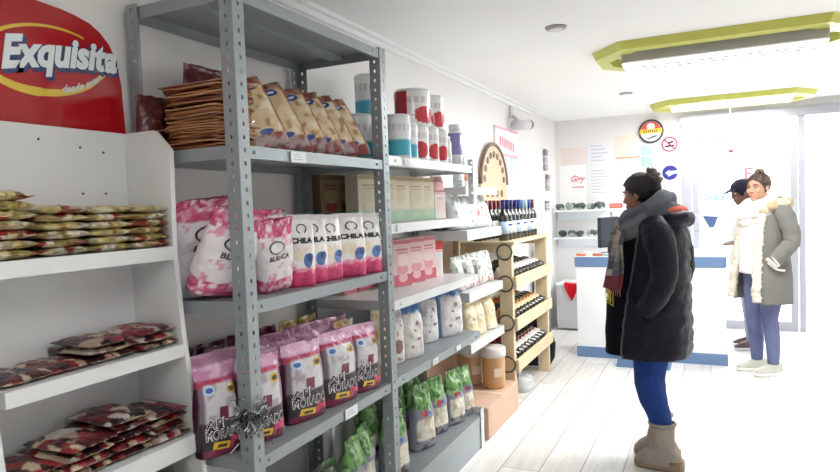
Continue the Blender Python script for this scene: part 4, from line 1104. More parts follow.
# ------------------------------------------------------------------ ceiling lamps
def ceiling_lamp(watt,x0,x1,ya,yb,drop,label):
    t=thing('ceiling_lamp',label,'lamp',(0,0,0))
    cx=.2; w=.13
    out=[(x0,ya+.24),(x0+cx,ya),(x1-cx,ya),(x1,ya+.24),(x1,yb-.24),(x1-cx,yb),(x0+cx,yb),(x0,yb-.24)]
    cxm=(x0+x1)/2; cym=(ya+yb)/2
    def inset(d): 
        return [(x+(d if x<cxm else -d)*(1 if abs(x-x0)<.01 or abs(x-x1)<.01 else 1.0), y+(d if y<cym else -d)) for x,y in out]
    top=CZ-.001; zb=CZ-.05
    A=[(x,y,top) for x,y in out]; B=[(x,y,zb) for x,y in inset(.02)]; C=[(x,y,zb-.004) for x,y in inset(.10)]; D=[(x,y,top) for x,y in inset(.11)]
    mb=MB(); n=8
    for P,Q in ((A,B),(B,C),(C,D)):
        mb.add(P+Q,[(i,(i+1)%n,n+(i+1)%n,n+i) for i in range(n)])
    mb.build('trim_frame','lamp_trim',t)
    bx0,bx1,by0,by1=x0+.2,x1-.2,ya+.15,yb-.15
    zl=CZ-drop
    MB().rbox((bx0,by0,zl+.012),(bx1,by1,CZ-.001),.01).build('housing','lamp_metal',t)
    # louvre: luminous plate with slots
    ns=16; step=(bx1-bx0-.06)/ns; lv=MB()
    lv.box((bx0+.004,by0+.004,zl+.004),(bx1-.004,by1-.004,zl+.012))
    for k in range(ns):
        for q in (0,1):
            xx=bx0+.04+k*step; yy=by0+(.10 if q==0 else .18)
            lv.box((xx,yy,zl),(xx+step*.62,yy+.03,zl+.0038),m=1)
    lv.build('diffuser',['louver','louver_slot'],t)
    ld=bpy.data.lights.new('lamp_light','AREA'); ld.shape='RECTANGLE'; ld.size=bx1-bx0-.05; ld.size_y=by1-by0-.05; ld.energy=watt
    lo=bpy.data.objects.new('lamp_light',ld); COL.objects.link(lo); lo.parent=t; lo.location=((bx0+bx1)/2,(by0+by1)/2,zl-.01)
ceiling_lamp(62,.57,2.12,2.66,3.5,.125,'long ceiling lamp with lime trim and slotted luminous panel nearest the viewer')
ceiling_lamp(36,.70,2.22,5.38,6.12,.06,'long ceiling lamp with lime trim above the shop door')
ceiling_lamp(14,.57,2.12,-1.3,-.46,.125,'added unseen ceiling lamp with lime trim brightening the front of the aisle, behind the viewer')  # unseen extra lamp, added to lift the dim front of the aisle
def downlights():
    for i,(x,y) in enumerate(((.504,2.119),(.573,4.69))):
        t=thing('ceiling_spot','small round grey ceiling spot %s'%('left of the nearer lime lamp','beyond the nearer lime lamp')[i],'spot',(x,y,CZ))
        MB().lathe([(.055,-.012),(.06,-.006),(.062,-.0005)],n=24,col=(150,150,152)).build('ring','print',t)
        MB().lathe([(.035,-.016),(.04,-.0125)],n=20,col=(214,214,216)).build('lens','print',t)
    h=thing('hanging_pennant','orange and white pennant hanging in front of the shop door','pennant',(1.47,5.95,0))
    MB().prism([(-.035,1.98),(.035,1.98),(.05,2.10),(.01,2.34),(-.01,2.34),(-.03,2.1)],(0,0,0),(1,0,0),(0,0,1),.006,(240,190,170)).build('cloth','print',h)
    MB().sphere((0,-.004,1.96),.028,(120,80,84),n=10,k=6).build('bob','print',h); MB().cone((0,-.003,2.33),(0,-.003,CZ),.002,n=6,col=(220,220,220)).build('string','print',h)
downlights()

# ------------------------------------------------------------------ people
def bake(mb, voxel=.006, smooth=4):
    """one continuous surface out of overlapping closed shapes"""
    me = bpy.data.meshes.new('tmp'); me.from_pydata([tuple(p) for p in mb.v],[],mb.f); me.update()
    o = bpy.data.objects.new('tmp',me); COL.objects.link(o)
    m = o.modifiers.new('r','REMESH'); m.mode='VOXEL'; m.voxel_size=voxel; m.use_smooth_shade=True
    if smooth: q=o.modifiers.new('s','SMOOTH'); q.iterations=smooth; q.factor=.5
    bpy.context.view_layer.update()
    dg = bpy.context.evaluated_depsgraph_get()
    r = bpy.data.meshes.new_from_object(o.evaluated_get(dg)); bpy.data.objects.remove(o); bpy.data.meshes.remove(me)
    return r
def finish(me, name, m, colfn, parent):
    me.materials.clear(); me.materials.append(MATS[m])
    at = me.color_attributes.get('Col') or me.color_attributes.new('Col','FLOAT_COLOR','CORNER'); buf=[]
    vc=[(*lin(colfn(v.co)),1.0) for v in me.vertices]
    for l in me.loops: buf += vc[l.vertex_index]
    at.data.foreach_set('color',buf)
    for p in me.polygons: p.use_smooth=True; p.material_index=0
    o=bpy.data.objects.new(name,me); COL.objects.link(o); o.parent=parent; return o
def limb(mb,pts,rads):
    for (a,b),(r,s) in zip(zip(pts,pts[1:]),zip(rads,rads[1:])): mb.cone(a,b,r,s,n=16)
    for p,r in zip(pts,rads): mb.sphere(p,r,n=14,k=10)
def head_shapes(mb, T, k=1.0):
    """T places the head frame: +x face, +z crown"""
    Rm = T.to_3x3()
    def E(c,r): mb.sphere(T@Vector(c), r, M=Rm, n=22, k=16)
    def Cn(a,b,r,s): mb.cone(T@Vector(a),T@Vector(b),r,s,n=14); mb.sphere(T@Vector(a),r); mb.sphere(T@Vector(b),s)
    E((-.015,0,.028),(.094,.073,.083)); E((.022,0,-.035),(.062,.057,.078)); E((.018,0,-.062),(.058,.050,.045))
    E((.062,0,-.094),(.020,.024,.016)); E((.058,0,-.058),(.030,.032,.036))
    Cn((.080,0,.012),(.099,0,-.024),.007,.010); E((.092,.011,-.028),(.010,.008,.007)); E((.092,-.011,-.028),(.010,.008,.007))
    for s in (1,-1):
        Cn((.078,s*.010,.025),(.064,s*.046,.026),.009,.008)
        E((.058,s*.036,-.022),(.025,.024,.024)); E((-.008,s*.074,-.004),(.019,.008,.030)); E((-.004,s*.078,-.028),(.008,.006,.010))
    E((.084,0,-.054),(.010,.022,.0055)); E((.082,0,-.065),(.010,.019,.0065))
def hand_shapes(mb, wrist, d, palm_n, side, s=1.0, curl=.5):
    """palm and five separate fingers; d forearm direction, palm_n palm normal, side +1 thumb side sign"""
    w=Vector(wrist); d=Vector(d).normalized(); n=Vector(palm_n); n=(n-d*n.dot(d)).normalized(); t=d.cross(n)*side
    for k in range(4):
        o=t*(.030-.020*k)*s
        limb(mb,[w+o*.6+d*.01*s, w+o+d*.082*s],[.015*s,.011*s])
        L=(.072,.08,.074,.058)[k]*s; b=w+o+d*.085*s; p=[b]; dd=d
        for q in range(3):
            ang=curl*(.35+.35*q); dd=(d*math.cos(ang)+n*math.sin(ang)); p.append(p[-1]+dd*L*(.45,.32,.23)[q])
        limb(mb,p,[.0095*s,.0088*s,.0082*s,.0072*s])
    a=w+t*.024*s+d*.03*s; b=a+(t*.8+d*.55+n*.25).normalized()*.04*s; c=b+(d*.9+t*.15+n*.35).normalized()*.032*s
    limb(mb,[w+d*.015*s+t*.012*s,a,b,c],[.016*s,.013*s,.0105*s,.009*s])
def eyes(T, parent, iris=(50,32,24)):
    for s in (1,-1):
        mb=MB(); c=T@Vector((.0672,s*.0305,.006)); Rm=T.to_3x3()
        mb.sphere(c,(.0105,.0118,.0085),(206,198,192),n=12,k=8,M=Rm)
        mb.sphere(T@Vector((.0720,s*.0305,.005)),.0072,iris,n=10,k=6)
        mb.build('eye','gloss_print',parent)
    for s in (1,-1):
        mb=MB()
        mb.tube([T@Vector((.0865,s*.014,.0285)),T@Vector((.0825,s*.032,.0335)),T@Vector((.067,s*.050,.028))],[.0028,.0035,.0015],8,(40,28,26))
        mb.tube([T@Vector((.081,s*.016,.0085)),T@Vector((.083,s*.031,.0140)),T@Vector((.070,s*.046,.009))],[.0012,.0022,.0012],6,(36,26,24))
        mb.build('eyebrow','hair',parent)
def loft(rings, n=40, a0=0, a1=360, disp=None, cap=False, col=(60,60,70), colfn=None):
    """rings: (cx,cy,cz,rx,ry,e[,tilt]) ellipse-like sections"""
    mb=MB(); V=[];F=[];C=[]; full = abs(a1-a0)>=360; m = n if full else n+1
    for j,r in enumerate(rings):
        cx,cy,cz,rx,ry,e=r[:6]; tl=r[6] if len(r)>6 else 0
        for k in range(m):
            a=R(a0+(a1-a0)*k/n); c,s=math.cos(a),math.sin(a)
            x=math.copysign(abs(c)**(2/e),c)*rx; y=math.copysign(abs(s)**(2/e),s)*ry
            p=Vector((cx+x,cy+y,cz+x*tl))
            if disp: p=p+Vector((c,s,0))*disp(p,a,j)
            V.append(p)
    for j in range(len(rings)-1):
        for k in range(n):
            q=(j*m+k, j*m+(k+1)%m, (j+1)*m+(k+1)%m, (j+1)*m+k); F.append(q)
            C.append(colfn(sum((V[i] for i in q),Vector())/4) if colfn else col)
    if cap:
        F.append(tuple(reversed(range(m)))); C.append(C[0]); F.append(tuple((len(rings)-1)*m+k for k in range(m))); C.append(C[-1])
    return mb.add(V,F,C,0,True)
def resample(rings, step):
    """linear rings along z at a fine step"""
    out=[]; rings=sorted(rings,key=lambda r:r[2])
    z=rings[0][2]
    while z<rings[-1][2]+1e-6:
        for a,b in zip(rings,rings[1:]):
            if a[2]-1e-9<=z<=b[2]+1e-9:
                t=(z-a[2])/max(1e-9,b[2]-a[2]); t2=t; out.append(tuple(a[i]+(b[i]-a[i])*t2 for i in range(len(a)))); break
        z+=step
    return out
def path(pts, n):
    """smooth curve through points"""
    P=[Vector(p) for p in pts]; out=[]
    for i in range(len(P)-1):
        p0=P[max(0,i-1)]; p1=P[i]; p2=P[i+1]; p3=P[min(len(P)-1,i+2)]
        for k in range(n):
            t=k/n; out.append(.5*((2*p1)+(p2-p0)*t+(2*p0-5*p1+4*p2-p3)*t*t+(3*p1-p0-3*p2+p3)*t**3))
    out.append(P[-1]); return out
def lerp_r(rads, m):
    out=[]; k=len(rads)-1
    for i in range(m):
        f=i/(m-1)*k; a=min(k-1,int(f)); out.append(rads[a]+(rads[a+1]-rads[a])*(f-a))
    return out
def hair_cap(T, cut=.018, lift=.010, bottom=-.075, col=(30,26,30), col2=None, seed=0):
    """hair swept back over the skull with a hairline; closed shell"""
    mb=MB(); n,k=56,36; V=[];keep=[]
    for i in range(k+1):
        t=math.pi*i/k
        for j in range(n):
            a=2*math.pi*j/n; d=Vector((math.sin(t)*math.cos(a),math.sin(t)*math.sin(a),-math.cos(t)))
            g=.0022*math.sin(a*26+d.z*6+seed)+.004*noise.noise(d*5+Vector((seed,0,0)))
            r=Vector((.094+lift+g,.073+lift+g,.083+lift+g))
            p=Vector((-.015+d.x*r.x, d.y*r.y, .028+d.z*r.z))
            V.append(p); keep.append(.8*p.x-.6*p.z<cut and p.z>bottom-.02*(p.x>0))
    W=[T@p for p in V]; F=[];C=[]
    for i in range(k):
        for j in range(n):
            q=(i*n+j,i*n+(j+1)%n,(i+1)*n+(j+1)%n,(i+1)*n+j)
            if all(keep[x] for x in q):
                F.append(q); s=noise.noise(Vector((j*.9,i*.12,seed)))
                C.append(col if (s<.1 or not col2) else col2)
    return mb.add(W,F,C,0,True)
def boot(parent, ankle, rz, mname='suede'):
    """slouch boot, toe towards local +x; origin at the sole centre"""
    e=bpy.data.objects.new('boot',None); COL.objects.link(e); e.parent=parent; e.location=ankle; e.rotation_euler=(0,0,rz)
    S=[]  # shaft and foot as stacked sections from the sole up
    rings=[(-.010,0,.026,.127,.048,2.6),(-.010,0,.045,.128,.050,2.5),(-.016,0,.075,.112,.050,2.3),(-.028,0,.11,.080,.050,2.1),(-.030,0,.14,.066,.052,2),(-.03,0,.18,.062,.054,2),(-.03,0,.215,.064,.057,2),(-.03,0,.25,.066,.060,2)]
    rr=resample(rings,.009)
    d=lambda p,a,j: .0045*math.sin(p.z*95+math.sin(a*2)*1.2)*max(0,1-abs(p.z-.125)/.06)+.002*noise.noise(p*30)
    mb=loft(rr,36,disp=d,cap=True); mb.build('upper',mname,e)
    cf=MB().tube([(-.03+.066*math.cos(a*math.pi/16),.060*math.sin(a*math.pi/16),.252) for a in range(32)],.009,8,closed=True); cf.build('cuff',mname,e)
    so=loft([(-.010,0,.0,.126,.046,2.6),(-.010,0,.012,.132,.051,2.6),(-.010,0,.03,.132,.052,2.6)],36,cap=True)
    so.build('sole','sole',e)
    hl=loft([(-.090,0,0,.05,.045,3),(-.090,0,.02,.052,.047,3),(-.088,0,.055,.053,.050,2.6)],28,cap=True); hl.build('heel','sole',e)
    MB().rbox((-.05,-.056,.155),(-.03,-.048,.18),.002,(90,76,68)).build('buckle','print',e)
    return e
def sneaker(parent, loc, rz, c=(190,190,180), sole=(232,230,224)):
    e=bpy.data.objects.new('shoe',None); COL.objects.link(e); e.parent=parent; e.location=loc; e.rotation_euler=(0,0,rz)
    rr=resample([(.035,0,.022,.132,.047,2.6),(.035,0,.04,.130,.048,2.4),(.015,0,.065,.105,.044,2.2),(-.02,0,.085,.07,.042,2),(-.035,0,.105,.052,.040,2)],.007)
    loft(rr,32,col=c,cap=True).build('upper','cloth',e)
    loft([(.035,0,0,.130,.045,2.7),(.035,0,.008,.138,.050,2.7),(.035,0,.028,.136,.050,2.6)],32,col=sole,cap=True).build('sole','print',e)
    l=MB()
    for k in range(4): l.tube([(.06-.022*k,-.03,.060+.007*k),(.065-.022*k,0,.070+.010*k),(.06-.022*k,.03,.060+.007*k)],.0035,6,tuple(min(255,q+30) for q in c))
    l.build('laces','cloth',e); return e

def woman_dark():
    w=thing('person','woman in long dark puffer coat, plaid scarf, blue jeans and taupe boots standing side-on','person',(.965,2.20,0),R(172))
    T=Matrix.Translation((.035,0,1.508))@Matrix.Rotation(R(-10),4,'Z')@Matrix.Rotation(R(10),4,'Y')
    mb=MB(); head_shapes(mb,T)
    limb(mb,[T@Vector((-.02,0,-.06)),(-.03,0,1.36)],[.052,.058])
    mb.sphere((-.035,0,1.22),(.10,.155,.15)); mb.sphere((-.03,0,1.02),(.095,.13,.16)); mb.sphere((-.02,0,.86),(.115,.15,.13))
    for s in (1,-1):
        limb(mb,[(-.04,s*.10,1.33),(-.06,s*.165,1.315),(-.125,s*.225,1.09),(-.045,s*.20,.905)],[.055,.052,.042,.03])
        hand_shapes(mb,(-.045,s*.198,.90),(.2,-.5*s,-.85),(0,-s,0),s,.85,.8)
    limb(mb,[(-.02,.085,.84),(-.025,.085,.45),(-.078,.08,.10)],[.088,.056,.034]); limb(mb,[(-.02,-.085,.84),(.005,-.08,.45),(-.033,-.078,.10)],[.088,.056,.034])
    for q,dx in ((1,-.075),(-1,-.03)): limb(mb,[(dx,q*.078,.07),(dx+.10,q*.078,.052)],[.030,.022])
    skin=(150,104,86)
    Ti=T.inverted()
    def sk(p):
        l=Ti@p
        if l.x>.074 and -.073<l.z<-.048 and abs(l.y)<.024: return (132,72,68)
        return skin
    finish(bake(mb),'body','skin',sk,w); eyes(T,w)
    hr=hair_cap(T,.020,.012,-.078,(24,20,27),(38,32,36)); o=hr.build('hair','hair',w); md=o.modifiers.new('thick','SOLIDIFY'); md.thickness=.012; md.offset=-1
    bn=MB()
    c=T@Vector((-.085,0,.088))
    for k in range(5):
        bn.tube([c+Vector((.030*math.cos(a*.42+k)*math.sin(k*.9+.5)-.012+.01*math.cos(a*.3), .036*math.sin(a*.42+k), .034*math.cos(a*.42+k)*math.cos(k*.9))) for a in range(16)],.017,8,(112,104,92) if k%2 else (84,76,70),closed=False)
    bn.sphere(c,.034,(70,62,60)); bn.build('hair_bun','hair',w)
    # dark inner jacket with the yellow emblem
    inn=resample([(.05,0,.63,.175,.195,3.2),(.05,0,.75,.175,.195,3.2),(.043,0,.93,.168,.188,3.2),(.03,0,1.10,.14,.17,2.6),(.01,0,1.25,.115,.16,2.2),(-.005,0,1.36,.09,.10,2)],.02)
    j=loft(inn,44,disp=lambda p,a,k:.004*noise.noise(p*18),cap=True); jo=j.build('inner_jacket','black_cloth',w)
    em=MB()
    def chest(a,b):   # emblem on the left front of the jacket
        ang=R(38+a*26); z=.918+b*.07+.015*(1-a)
        return Vector((.043+.180*abs(math.cos(ang))**(2/3.2), .200*abs(math.sin(ang))**(2/3.2), z))
    put_text(em,'CAT',lambda a,b: chest(a,b),(226,206,70),fat=.06)
    for a0,a1,b0,b1 in ((-.12,1.12,-.22,-.16),(-.12,1.12,1.16,1.22),(-.12,-.06,-.22,1.22),(1.06,1.12,-.22,1.22)):
        em.add([chest(a0,b0),chest(a1,b0),chest(a1,b1),chest(a0,b1)],[(0,1,2,3)],(214,196,70))
    em.build('emblem','print',jo)
    # long quilted coat, open at the front
    rg=resample([(.0,0,.625,.212,.24,2.5),(.002,0,.68,.225,.25,2.5),(-.005,0,.80,.215,.235,2.5),(-.02,0,.98,.20,.215,2.4),(-.04,0,1.15,.175,.20,2.3),(-.05,0,1.28,.16,.195,2.2),(-.055,0,1.36,.135,.165,2.1),(-.05,0,1.415,.095,.11,2)],.01)
    def quilt(p,a,k): return .008*abs(math.sin(math.pi*(p.z-.60)/.085))**.7-.006+.008*noise.noise(Vector((p.x*14,p.y*14,p.z*22)))
    cm=loft(rg,64,71,289,quilt); co=cm.build('coat','puffer',w); md=co.modifiers.new('thick','SOLIDIFY'); md.thickness=.018; md.offset=-1
    # zip edges
    z1=MB()
    for s in (1,-1): z1.tube([cm.v[k*65+(0 if s>0 else 64)] for k in range(len(rg))],.006,6,(70,70,80))
    z1.build('zip','print',co)
    for s in (1,-1):
        pp=path([(-.06,s*.15,1.345),(-.105,s*.205,1.27),(-.135,s*.245,1.10),(-.10,s*.262,.985),(-.03,s*.235,.885)],9)
        m=len(pp); rd=lerp_r([.076,.080,.070,.064,.052],m)
        sl=MB().tube(pp,[(r,r*.92) for r in rd],20,disp=lambda q,c,i,an: c+(q-c)*(1+.06*abs(math.sin(math.pi*i/4.2))**.6-.03+.05*noise.noise(q*22)))
        sl.build('sleeve','puffer',co)
    pk=MB().tube(path([(.045,.228,.985),(.0,.252,.90),(-.045,.256,.83)],6),.007,6); pk.build('pocket_edge','puffer',co)
    # hood lying on the shoulders, coral lining
    hd=MB().tube(path([(-.03,.14,1.355),(-.11,.145,1.365),(-.185,.085,1.37),(-.205,0,1.37),(-.185,-.085,1.37),(-.11,-.145,1.365),(-.03,-.14,1.355)],6),lerp_r([.02,.034,.040,.042,.040,.034,.02],37),18,disp=lambda q,c,i,an: c+(q-c)*(1+.16*abs(math.sin(i*.62))**.6-.08+.22*noise.noise(q*26)))
    ho=hd.build('hood','puffer',co)
    MB().tube(path([(-.06,.13,1.392),(-.15,.098,1.405),(-.178,0,1.408),(-.15,-.098,1.405),(-.06,-.13,1.392)],6),lerp_r([.014,.030,.034,.030,.014],25),12,(206,104,86)).build('hood_lining','cloth',ho)
    # scarf: wound collar and hanging plaid end
    GR=[(104,108,115),(96,100,108),(112,115,121),(90,94,103)]
    sc=MB()
    for q,(r,rise,th) in enumerate(((.108,.012,.050),(.128,-.045,.058))):
        pts=[]
        for a in range(28):
            an=2*math.pi*a/28
            pts.append((-.012+(r+.012*math.cos(an))*math.cos(an), r*1.04*math.sin(an), 1.402+rise-.060*math.cos(an)+.008*math.sin(an*3+q)))
        cols=[GR[(a//4+q)%4] for a in range(56)]
        sc.tube(pts,th,24,cols,closed=True,disp=lambda p,c,i,an: c+(p-c)*(1+.09*math.sin(an*5+i*.35)+.16*noise.noise(p*22)))
    so=sc.build('scarf','cloth',w)
    def plaid(p):
        z=p.z; u=p.y
        if z<1.075: return (128,62,72) if (int((z+3)*22)%3) else (150,96,100)
        k=(int(z*26)+int(u*34))%4
        return [(110,112,118),(150,140,138),(172,160,150),(96,92,104)][k]
    P=path([(.11,.10,1.36),(.125,.165,1.24),(.135,.19,1.12),(.14,.20,1.0)],8); m=len(P)
    tl=MB(); V=[];F=[];C=[]; nu=8
    for sgn in (1,-1):
        for i,p in enumerate(P):
            wd=.045+.025*i/m
            for k in range(nu+1):
                u=-1+2*k/nu
                V.append(p+Vector((-.6,.8,0)).normalized()*0+Vector((-.75*u*wd, .66*u*wd, 0))+Vector((.66,.75,0))*(sgn*.012+.010*math.sin(u*6+i*.3)))
    K=m*(nu+1)
    for s_ in (0,1):
        for i in range(m-1):
            for k in range(nu):
                q=[s_*K+i*(nu+1)+k,s_*K+i*(nu+1)+k+1,s_*K+(i+1)*(nu+1)+k+1,s_*K+(i+1)*(nu+1)+k]
                F.append(q if s_ else q[::-1]); C.append(plaid(V[q[0]]))
    rim=[i*(nu+1) for i in range(m)]+[(m-1)*(nu+1)+k for k in range(1,nu+1)]+[i*(nu+1)+nu for i in range(m-2,-1,-1)]+[k for k in range(nu-1,0,-1)]
    for a,b in zip(rim,rim[1:]+rim[:1]): F.append((a,b,K+b,K+a)); C.append(plaid(V[a]))
    tl.add(V,F,C,0,True); tl.build('scarf_end','cloth',so)
    fr=MB()
    for k in range(14):
        u=-1+2*k/13; p=P[-1]+Vector((-.75*u*.068,.66*u*.068,0)); fr.cone(p,p+Vector((.004*math.sin(k*3),.004*math.cos(k*5),-.035)),.003,.002,6,(150,110,108))
    fr.build('fringe','cloth',so)
    # jeans
    for q,pts in ((1,[(-.03,.09,.80),(-.025,.088,.62),(-.015,.085,.44),(-.060,.08,.30),(-.079,.078,.19)]),(-1,[(-.0,-.085,.80),(.01,-.082,.62),(.01,-.08,.44),(-.015,-.079,.30),(-.03,-.078,.17)])):
        P=path(pts,8); m=len(P)
        MB().tube(P,[(r,r*.95) for r in lerp_r([.105,.097,.076,.064,.046],m)],22,(40,66,132),disp=lambda p,c,i,an: c+(p-c)*(1+.02*math.sin(i*1.3+an*2)*(1 if 14<i<22 else .4))).build('jeans','denim',w)
    boot(w,(-.045,.078,0),R(4)); boot(w,(.0,-.078,0),R(-4))
woman_dark()

def woman_fur():
    w=thing('person','woman in olive parka with pale fur hood and white scarf by the shop door','person',(1.655,4.40,0),R(208))
    T=Matrix.Translation((.025,.0,1.545))@Matrix.Rotation(R(24),4,'Z')@Matrix.Rotation(R(6),4,'Y')
    mb=MB(); head_shapes(mb,T)
    limb(mb,[T@Vector((-.02,0,-.06)),(-.03,0,1.40)],[.050,.056])
    mb.sphere((-.03,0,1.25),(.095,.155,.15)); mb.sphere((-.025,0,1.05),(.09,.13,.16)); mb.sphere((-.02,0,.88),(.11,.15,.13))
    for s in (1,-1):
        limb(mb,[(-.03,s*.10,1.37),(-.04,s*.15,1.345),(-.098,s*.236,1.118),(.045,s*.20,.955)],[.05,.040,.034,.028])
        hand_shapes(mb,(.045,s*.195,.945),(.35,-.5*s,-.8),(0,-s,0),s,.88,.7)
    for s,dx in ((1,-.015),(-1,.02)):
        limb(mb,[(-.02,s*.085,.86),(dx,s*.085,.46),(dx-.02,s*.085,.10)],[.088,.056,.04]); limb(mb,[(dx-.02,s*.085,.07),(dx+.09,s*.09,.04)],[.034,.026])
    Ti=T.inverted()
    def sk(p):
        l=Ti@p
        if l.x>.074 and -.072<l.z<-.048 and abs(l.y)<.024: return (182,122,108)
        return (196,152,128)
    finish(bake(mb,.005),'body','skin',sk,w); eyes(T,w)
    hr=hair_cap(T,.022,.011,-.085,(58,46,44),(96,76,62),3); o=hr.build('hair','hair',w); md=o.modifiers.new('thick','SOLIDIFY'); md.thickness=.011; md.offset=-1
    c=T@Vector((-.035,0,.128)); bn=MB().sphere(c,(.03,.03,.024),(84,66,54))
    for k in range(4): bn.tube([c+Vector((.028*math.cos(a*.4+k),.028*math.sin(a*.4+k),.012*math.sin(a*.7+k*2))) for a in range(16)],.012,8,(150,122,96) if k%2 else (88,70,58))
    bn.build('hair_bun','hair',w)
    # white jumper
    loft(resample([(.03,0,.84,.13,.17,2.3),(.03,0,1.0,.13,.165,2.2),(.02,0,1.2,.13,.165,2.2),(.0,0,1.38,.09,.11,2)],.02),40,col=(238,236,232),disp=lambda p,a,k:.006*noise.noise(p*20),cap=True).build('jumper','cloth',w)
    OL=(118,117,112)
    rg=resample([(.0,0,.60,.20,.24,2.4),(-.005,0,.80,.195,.225,2.4),(-.015,0,1.0,.175,.205,2.3),(-.025,0,1.18,.165,.195,2.2),(-.035,0,1.31,.145,.19,2.2),(-.04,0,1.40,.11,.14,2.1),(-.035,0,1.44,.08,.09,2)],.02)
    cm=loft(rg,60,50,310,lambda p,a,k:.007*noise.noise(Vector((p.x*9,p.y*9,p.z*6))),col=OL); co=cm.build('parka','cloth',w); md=co.modifiers.new('thick','SOLIDIFY'); md.thickness=.014; md.offset=-1
    def fluff(amp): return lambda q,c,i,an: c+(q-c)*(1+amp*noise.noise(q*60)+amp*.6*noise.noise(q*150))
    for s in (1,-1):
        edge=[cm.v[k*61+(0 if s>0 else 60)] for k in range(len(rg))]
        MB().tube([e+Vector((.018,-s*.012,0)) for e in edge[1:-2]],.034,14,[random.choice([(232,224,208),(226,216,198),(236,230,218)]) for i in range(len(edge)-3)],disp=fluff(.5)).build('fur_trim','fuzzy',co)
    # fur edged hood over the shoulders
    hp=path([(.12,.07,1.30),(.055,.14,1.365),(-.06,.185,1.405),(-.165,.10,1.41),(-.19,0,1.41),(-.165,-.10,1.41),(-.06,-.185,1.405),(.055,-.14,1.365),(.12,-.07,1.30)],6)
    ho=MB().tube(hp,lerp_r([.03,.04,.042,.042,.042,.042,.042,.04,.03],len(hp)),16,[random.choice([(206,188,160),(190,168,138),(224,210,188)]) for i in range(len(hp))],disp=fluff(.5)).build('fur_hood','fuzzy',co)
    MB().sphere((-.16,0,1.35),(.07,.12,.12),OL).build('hood_back','cloth',co)
    for s in (1,-1):
        pp=path([(-.045,s*.15,1.375),(-.075,s*.205,1.29),(-.10,s*.24,1.12),(-.03,s*.245,1.03),(.055,s*.228,.945)],8); m=len(pp)
        sl=MB().tube(pp,[(r,r*.95) for r in lerp_r([.072,.075,.066,.062,.055],m)],20,OL,disp=lambda q,c,i,an: c+(q-c)*(1+.05*math.sin(i*1.25+an)+.06*noise.noise(q*18))); sl.build('sleeve','cloth',co)
        MB().cone((.04,s*.231,.957),(.068,s*.225,.932),.058,.05,18,(236,234,230)).build('cuff','fuzzy',co)
        MB().tube(path([(.085,s*.222,.94),(.03,s*.243,.89),(-.04,s*.236,.875)],6),.009,8,(238,236,232)).build('pocket_trim','cloth',co)
    MB().box((-.19,-.01,1.0),(-.185,.02,1.12),OL).build('back_tab','cloth',co)
    # white scarf
    sc=MB()
    for q,(r,dz,th) in enumerate(((.098,.0,.045),(.115,-.055,.055),(.10,-.12,.045))):
        sc.tube([(.012+(r+.02*math.cos(2*math.pi*a/26))*math.cos(2*math.pi*a/26), r*1.05*math.sin(2*math.pi*a/26), 1.415+dz-.03*math.cos(2*math.pi*a/26)) for a in range(26)],th,14,(240,238,236),closed=True,disp=lambda p,c,i,an: c+(p-c)*(1+.12*math.sin(an*3+i*.8)+.12*noise.noise(p*18)))
    sc.build('scarf','cloth',w)
    for s,pts in ((1,[(-.02,.092,.84),(-.015,.09,.62),(-.01,.088,.46),(-.03,.086,.28),(-.035,.085,.095)]),(-1,[(-.0,-.09,.84),(.01,-.088,.62),(.025,-.088,.46),(.005,-.086,.28),(.0,-.085,.095)])):
        P=path(pts,7); MB().tube(P,[(r,r*.95) for r in lerp_r([.10,.088,.064,.060,.045],len(P))],20,(104,110,146)).build('jeans','denim',w)
    sneaker(w,(-.03,.085,0),R(8)); sneaker(w,(.005,-.085,0),R(-6))
woman_fur()

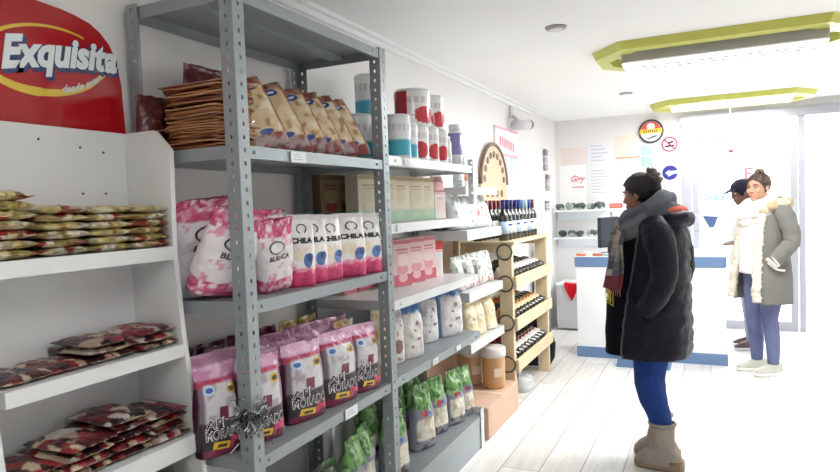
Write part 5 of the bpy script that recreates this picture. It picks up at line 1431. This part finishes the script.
def man_cap():
    w=thing('person','person in dark cap and pale jacket at the counter, behind the parka woman','person',(1.59,5.34,0),R(196))
    T=Matrix.Translation((.05,0,1.515))@Matrix.Rotation(R(16),4,'Y')
    mb=MB(); head_shapes(mb,T)
    limb(mb,[T@Vector((-.02,0,-.06)),(-.02,0,1.36)],[.056,.062])
    mb.sphere((-.02,0,1.22),(.11,.17,.16)); mb.sphere((-.02,0,1.02),(.105,.145,.17)); mb.sphere((-.02,0,.86),(.115,.155,.13))
    limb(mb,[(-.02,.12,1.33),(-.02,.18,1.31),(-.04,.24,1.10),(.12,.20,1.045)],[.055,.055,.043,.031]); hand_shapes(mb,(.125,.198,1.045),(1,-.1,-.05),(0,-.3,-1),-1,.95,.45)
    limb(mb,[(-.02,-.12,1.33),(-.02,-.18,1.31),(-.06,-.24,1.06),(.0,-.23,.84)],[.055,.055,.043,.031]); hand_shapes(mb,(.0,-.23,.835),(.15,0,-1),(0,1,0),-1,.95,.4)
    for s,dx in ((1,.02),(-1,-.03)):
        limb(mb,[(-.02,s*.09,.86),(dx,s*.09,.46),(dx-.02,s*.09,.10)],[.09,.058,.042]); limb(mb,[(dx-.02,s*.09,.07),(dx+.09,s*.1,.04)],[.034,.028])
    finish(bake(mb),'body','skin',lambda p:(112,76,64),w); eyes(T,w)
    cp=hair_cap(T,.045,.014,-.02,(40,38,52)); o=cp.build('cap','cloth',w); md=o.modifiers.new('thick','SOLIDIFY'); md.thickness=.012; md.offset=-1
    V=[];F=[]
    for sg in (0,1):
        for i in range(13):
            a=R(-60+120*i/12)
            for r in (.075,.075+.065*math.cos(a)): V.append(T@Vector((r*math.cos(a)*1.15-.0,.078*math.sin(a)/.87,.058-.02*(r-.075)/.065-sg*.006)))
    for i in range(12):
        F += [(2*i,2*i+1,2*i+3,2*i+2),(26+2*i,26+2*i+2,26+2*i+3,26+2*i+1),(2*i+1,27+2*i,29+2*i,2*i+3)]
    MB().add(V,F,(40,38,52)).build('peak','cloth',o)
    hr=hair_cap(T,-.01,.006,-.075,(30,24,24)); q=hr.build('hair','hair',w); md=q.modifiers.new('thick','SOLIDIFY'); md.thickness=.008; md.offset=-1
    PJ=(226,222,218)
    jk=loft(resample([(.0,0,.82,.16,.20,2.3),(.0,0,1.0,.155,.19,2.3),(-.01,0,1.2,.155,.19,2.2),(-.015,0,1.33,.125,.175,2.1),(-.01,0,1.41,.08,.085,2)],.02),44,col=PJ,disp=lambda p,a,k:.006*noise.noise(p*12),cap=True).build('jacket','cloth',w)
    for pts in ([(-.02,.15,1.335),(-.03,.205,1.26),(-.045,.25,1.11),(.03,.24,1.07),(.115,.202,1.047)],[(-.02,-.15,1.335),(-.03,-.205,1.26),(-.065,-.25,1.06),(-.04,-.245,.96),(-.0,-.232,.86)]):
        P=path(pts,7); MB().tube(P,lerp_r([.07,.072,.06,.054,.044],len(P)),18,PJ,disp=lambda q,c,i,an: c+(q-c)*(1+.05*math.sin(i*1.4+an))).build('sleeve','cloth',jk)
    for s,dx in ((1,.02),(-1,-.03)):
        P=path([(-.02,s*.09,.84),(dx*.6,s*.09,.62),(dx,s*.09,.46),(dx-.02,s*.09,.28),(dx-.025,s*.09,.09)],6); MB().tube(P,lerp_r([.10,.088,.068,.064,.052],len(P)),18,(150,150,162)).build('trousers','denim',w)
    sneaker(w,(.0,.09,0),R(6),(96,84,86),(206,204,204)); sneaker(w,(-.05,-.09,0),R(-4),(96,84,86),(206,204,204))
man_cap()

# ------------------------------------------------------------------ daylight
def light():
    wd=bpy.data.worlds.new('sky'); SC.world=wd; wd.use_nodes=True
    bg=wd.node_tree.nodes['Background']; bg.inputs['Color'].default_value=(.93,.97,1,1); bg.inputs['Strength'].default_value=SKY
    ld=bpy.data.lights.new('window_portal','AREA'); ld.shape='RECTANGLE'; ld.size=DX1-DX0; ld.size_y=DZ; ld.cycles.is_portal=True
    o=bpy.data.objects.new('window_portal',ld); COL.objects.link(o); o.location=((DX0+DX1)/2,BY+.2,DZ/2); o.rotation_euler=(R(-90),0,0)
    sd=bpy.data.lights.new('sun','SUN'); sd.energy=SUN; sd.angle=R(12); so=bpy.data.objects.new('sun',sd); COL.objects.link(so)
    d=Vector((-.35,-1,-.55)); so.rotation_euler=d.to_track_quat('-Z','Y').to_euler()
SKY,SUN=10.0,6.0
light()
vs=SC.view_settings; vs.view_transform='Standard'; vs.look='None'; vs.gamma=1; vs.use_curve_mapping=False; vs.exposure=0.0
SC.cycles.max_bounces=8; SC.cycles.diffuse_bounces=5; SC.cycles.transparent_max_bounces=12; SC.cycles.use_denoising=True
SC.cycles.sample_clamp_indirect=6
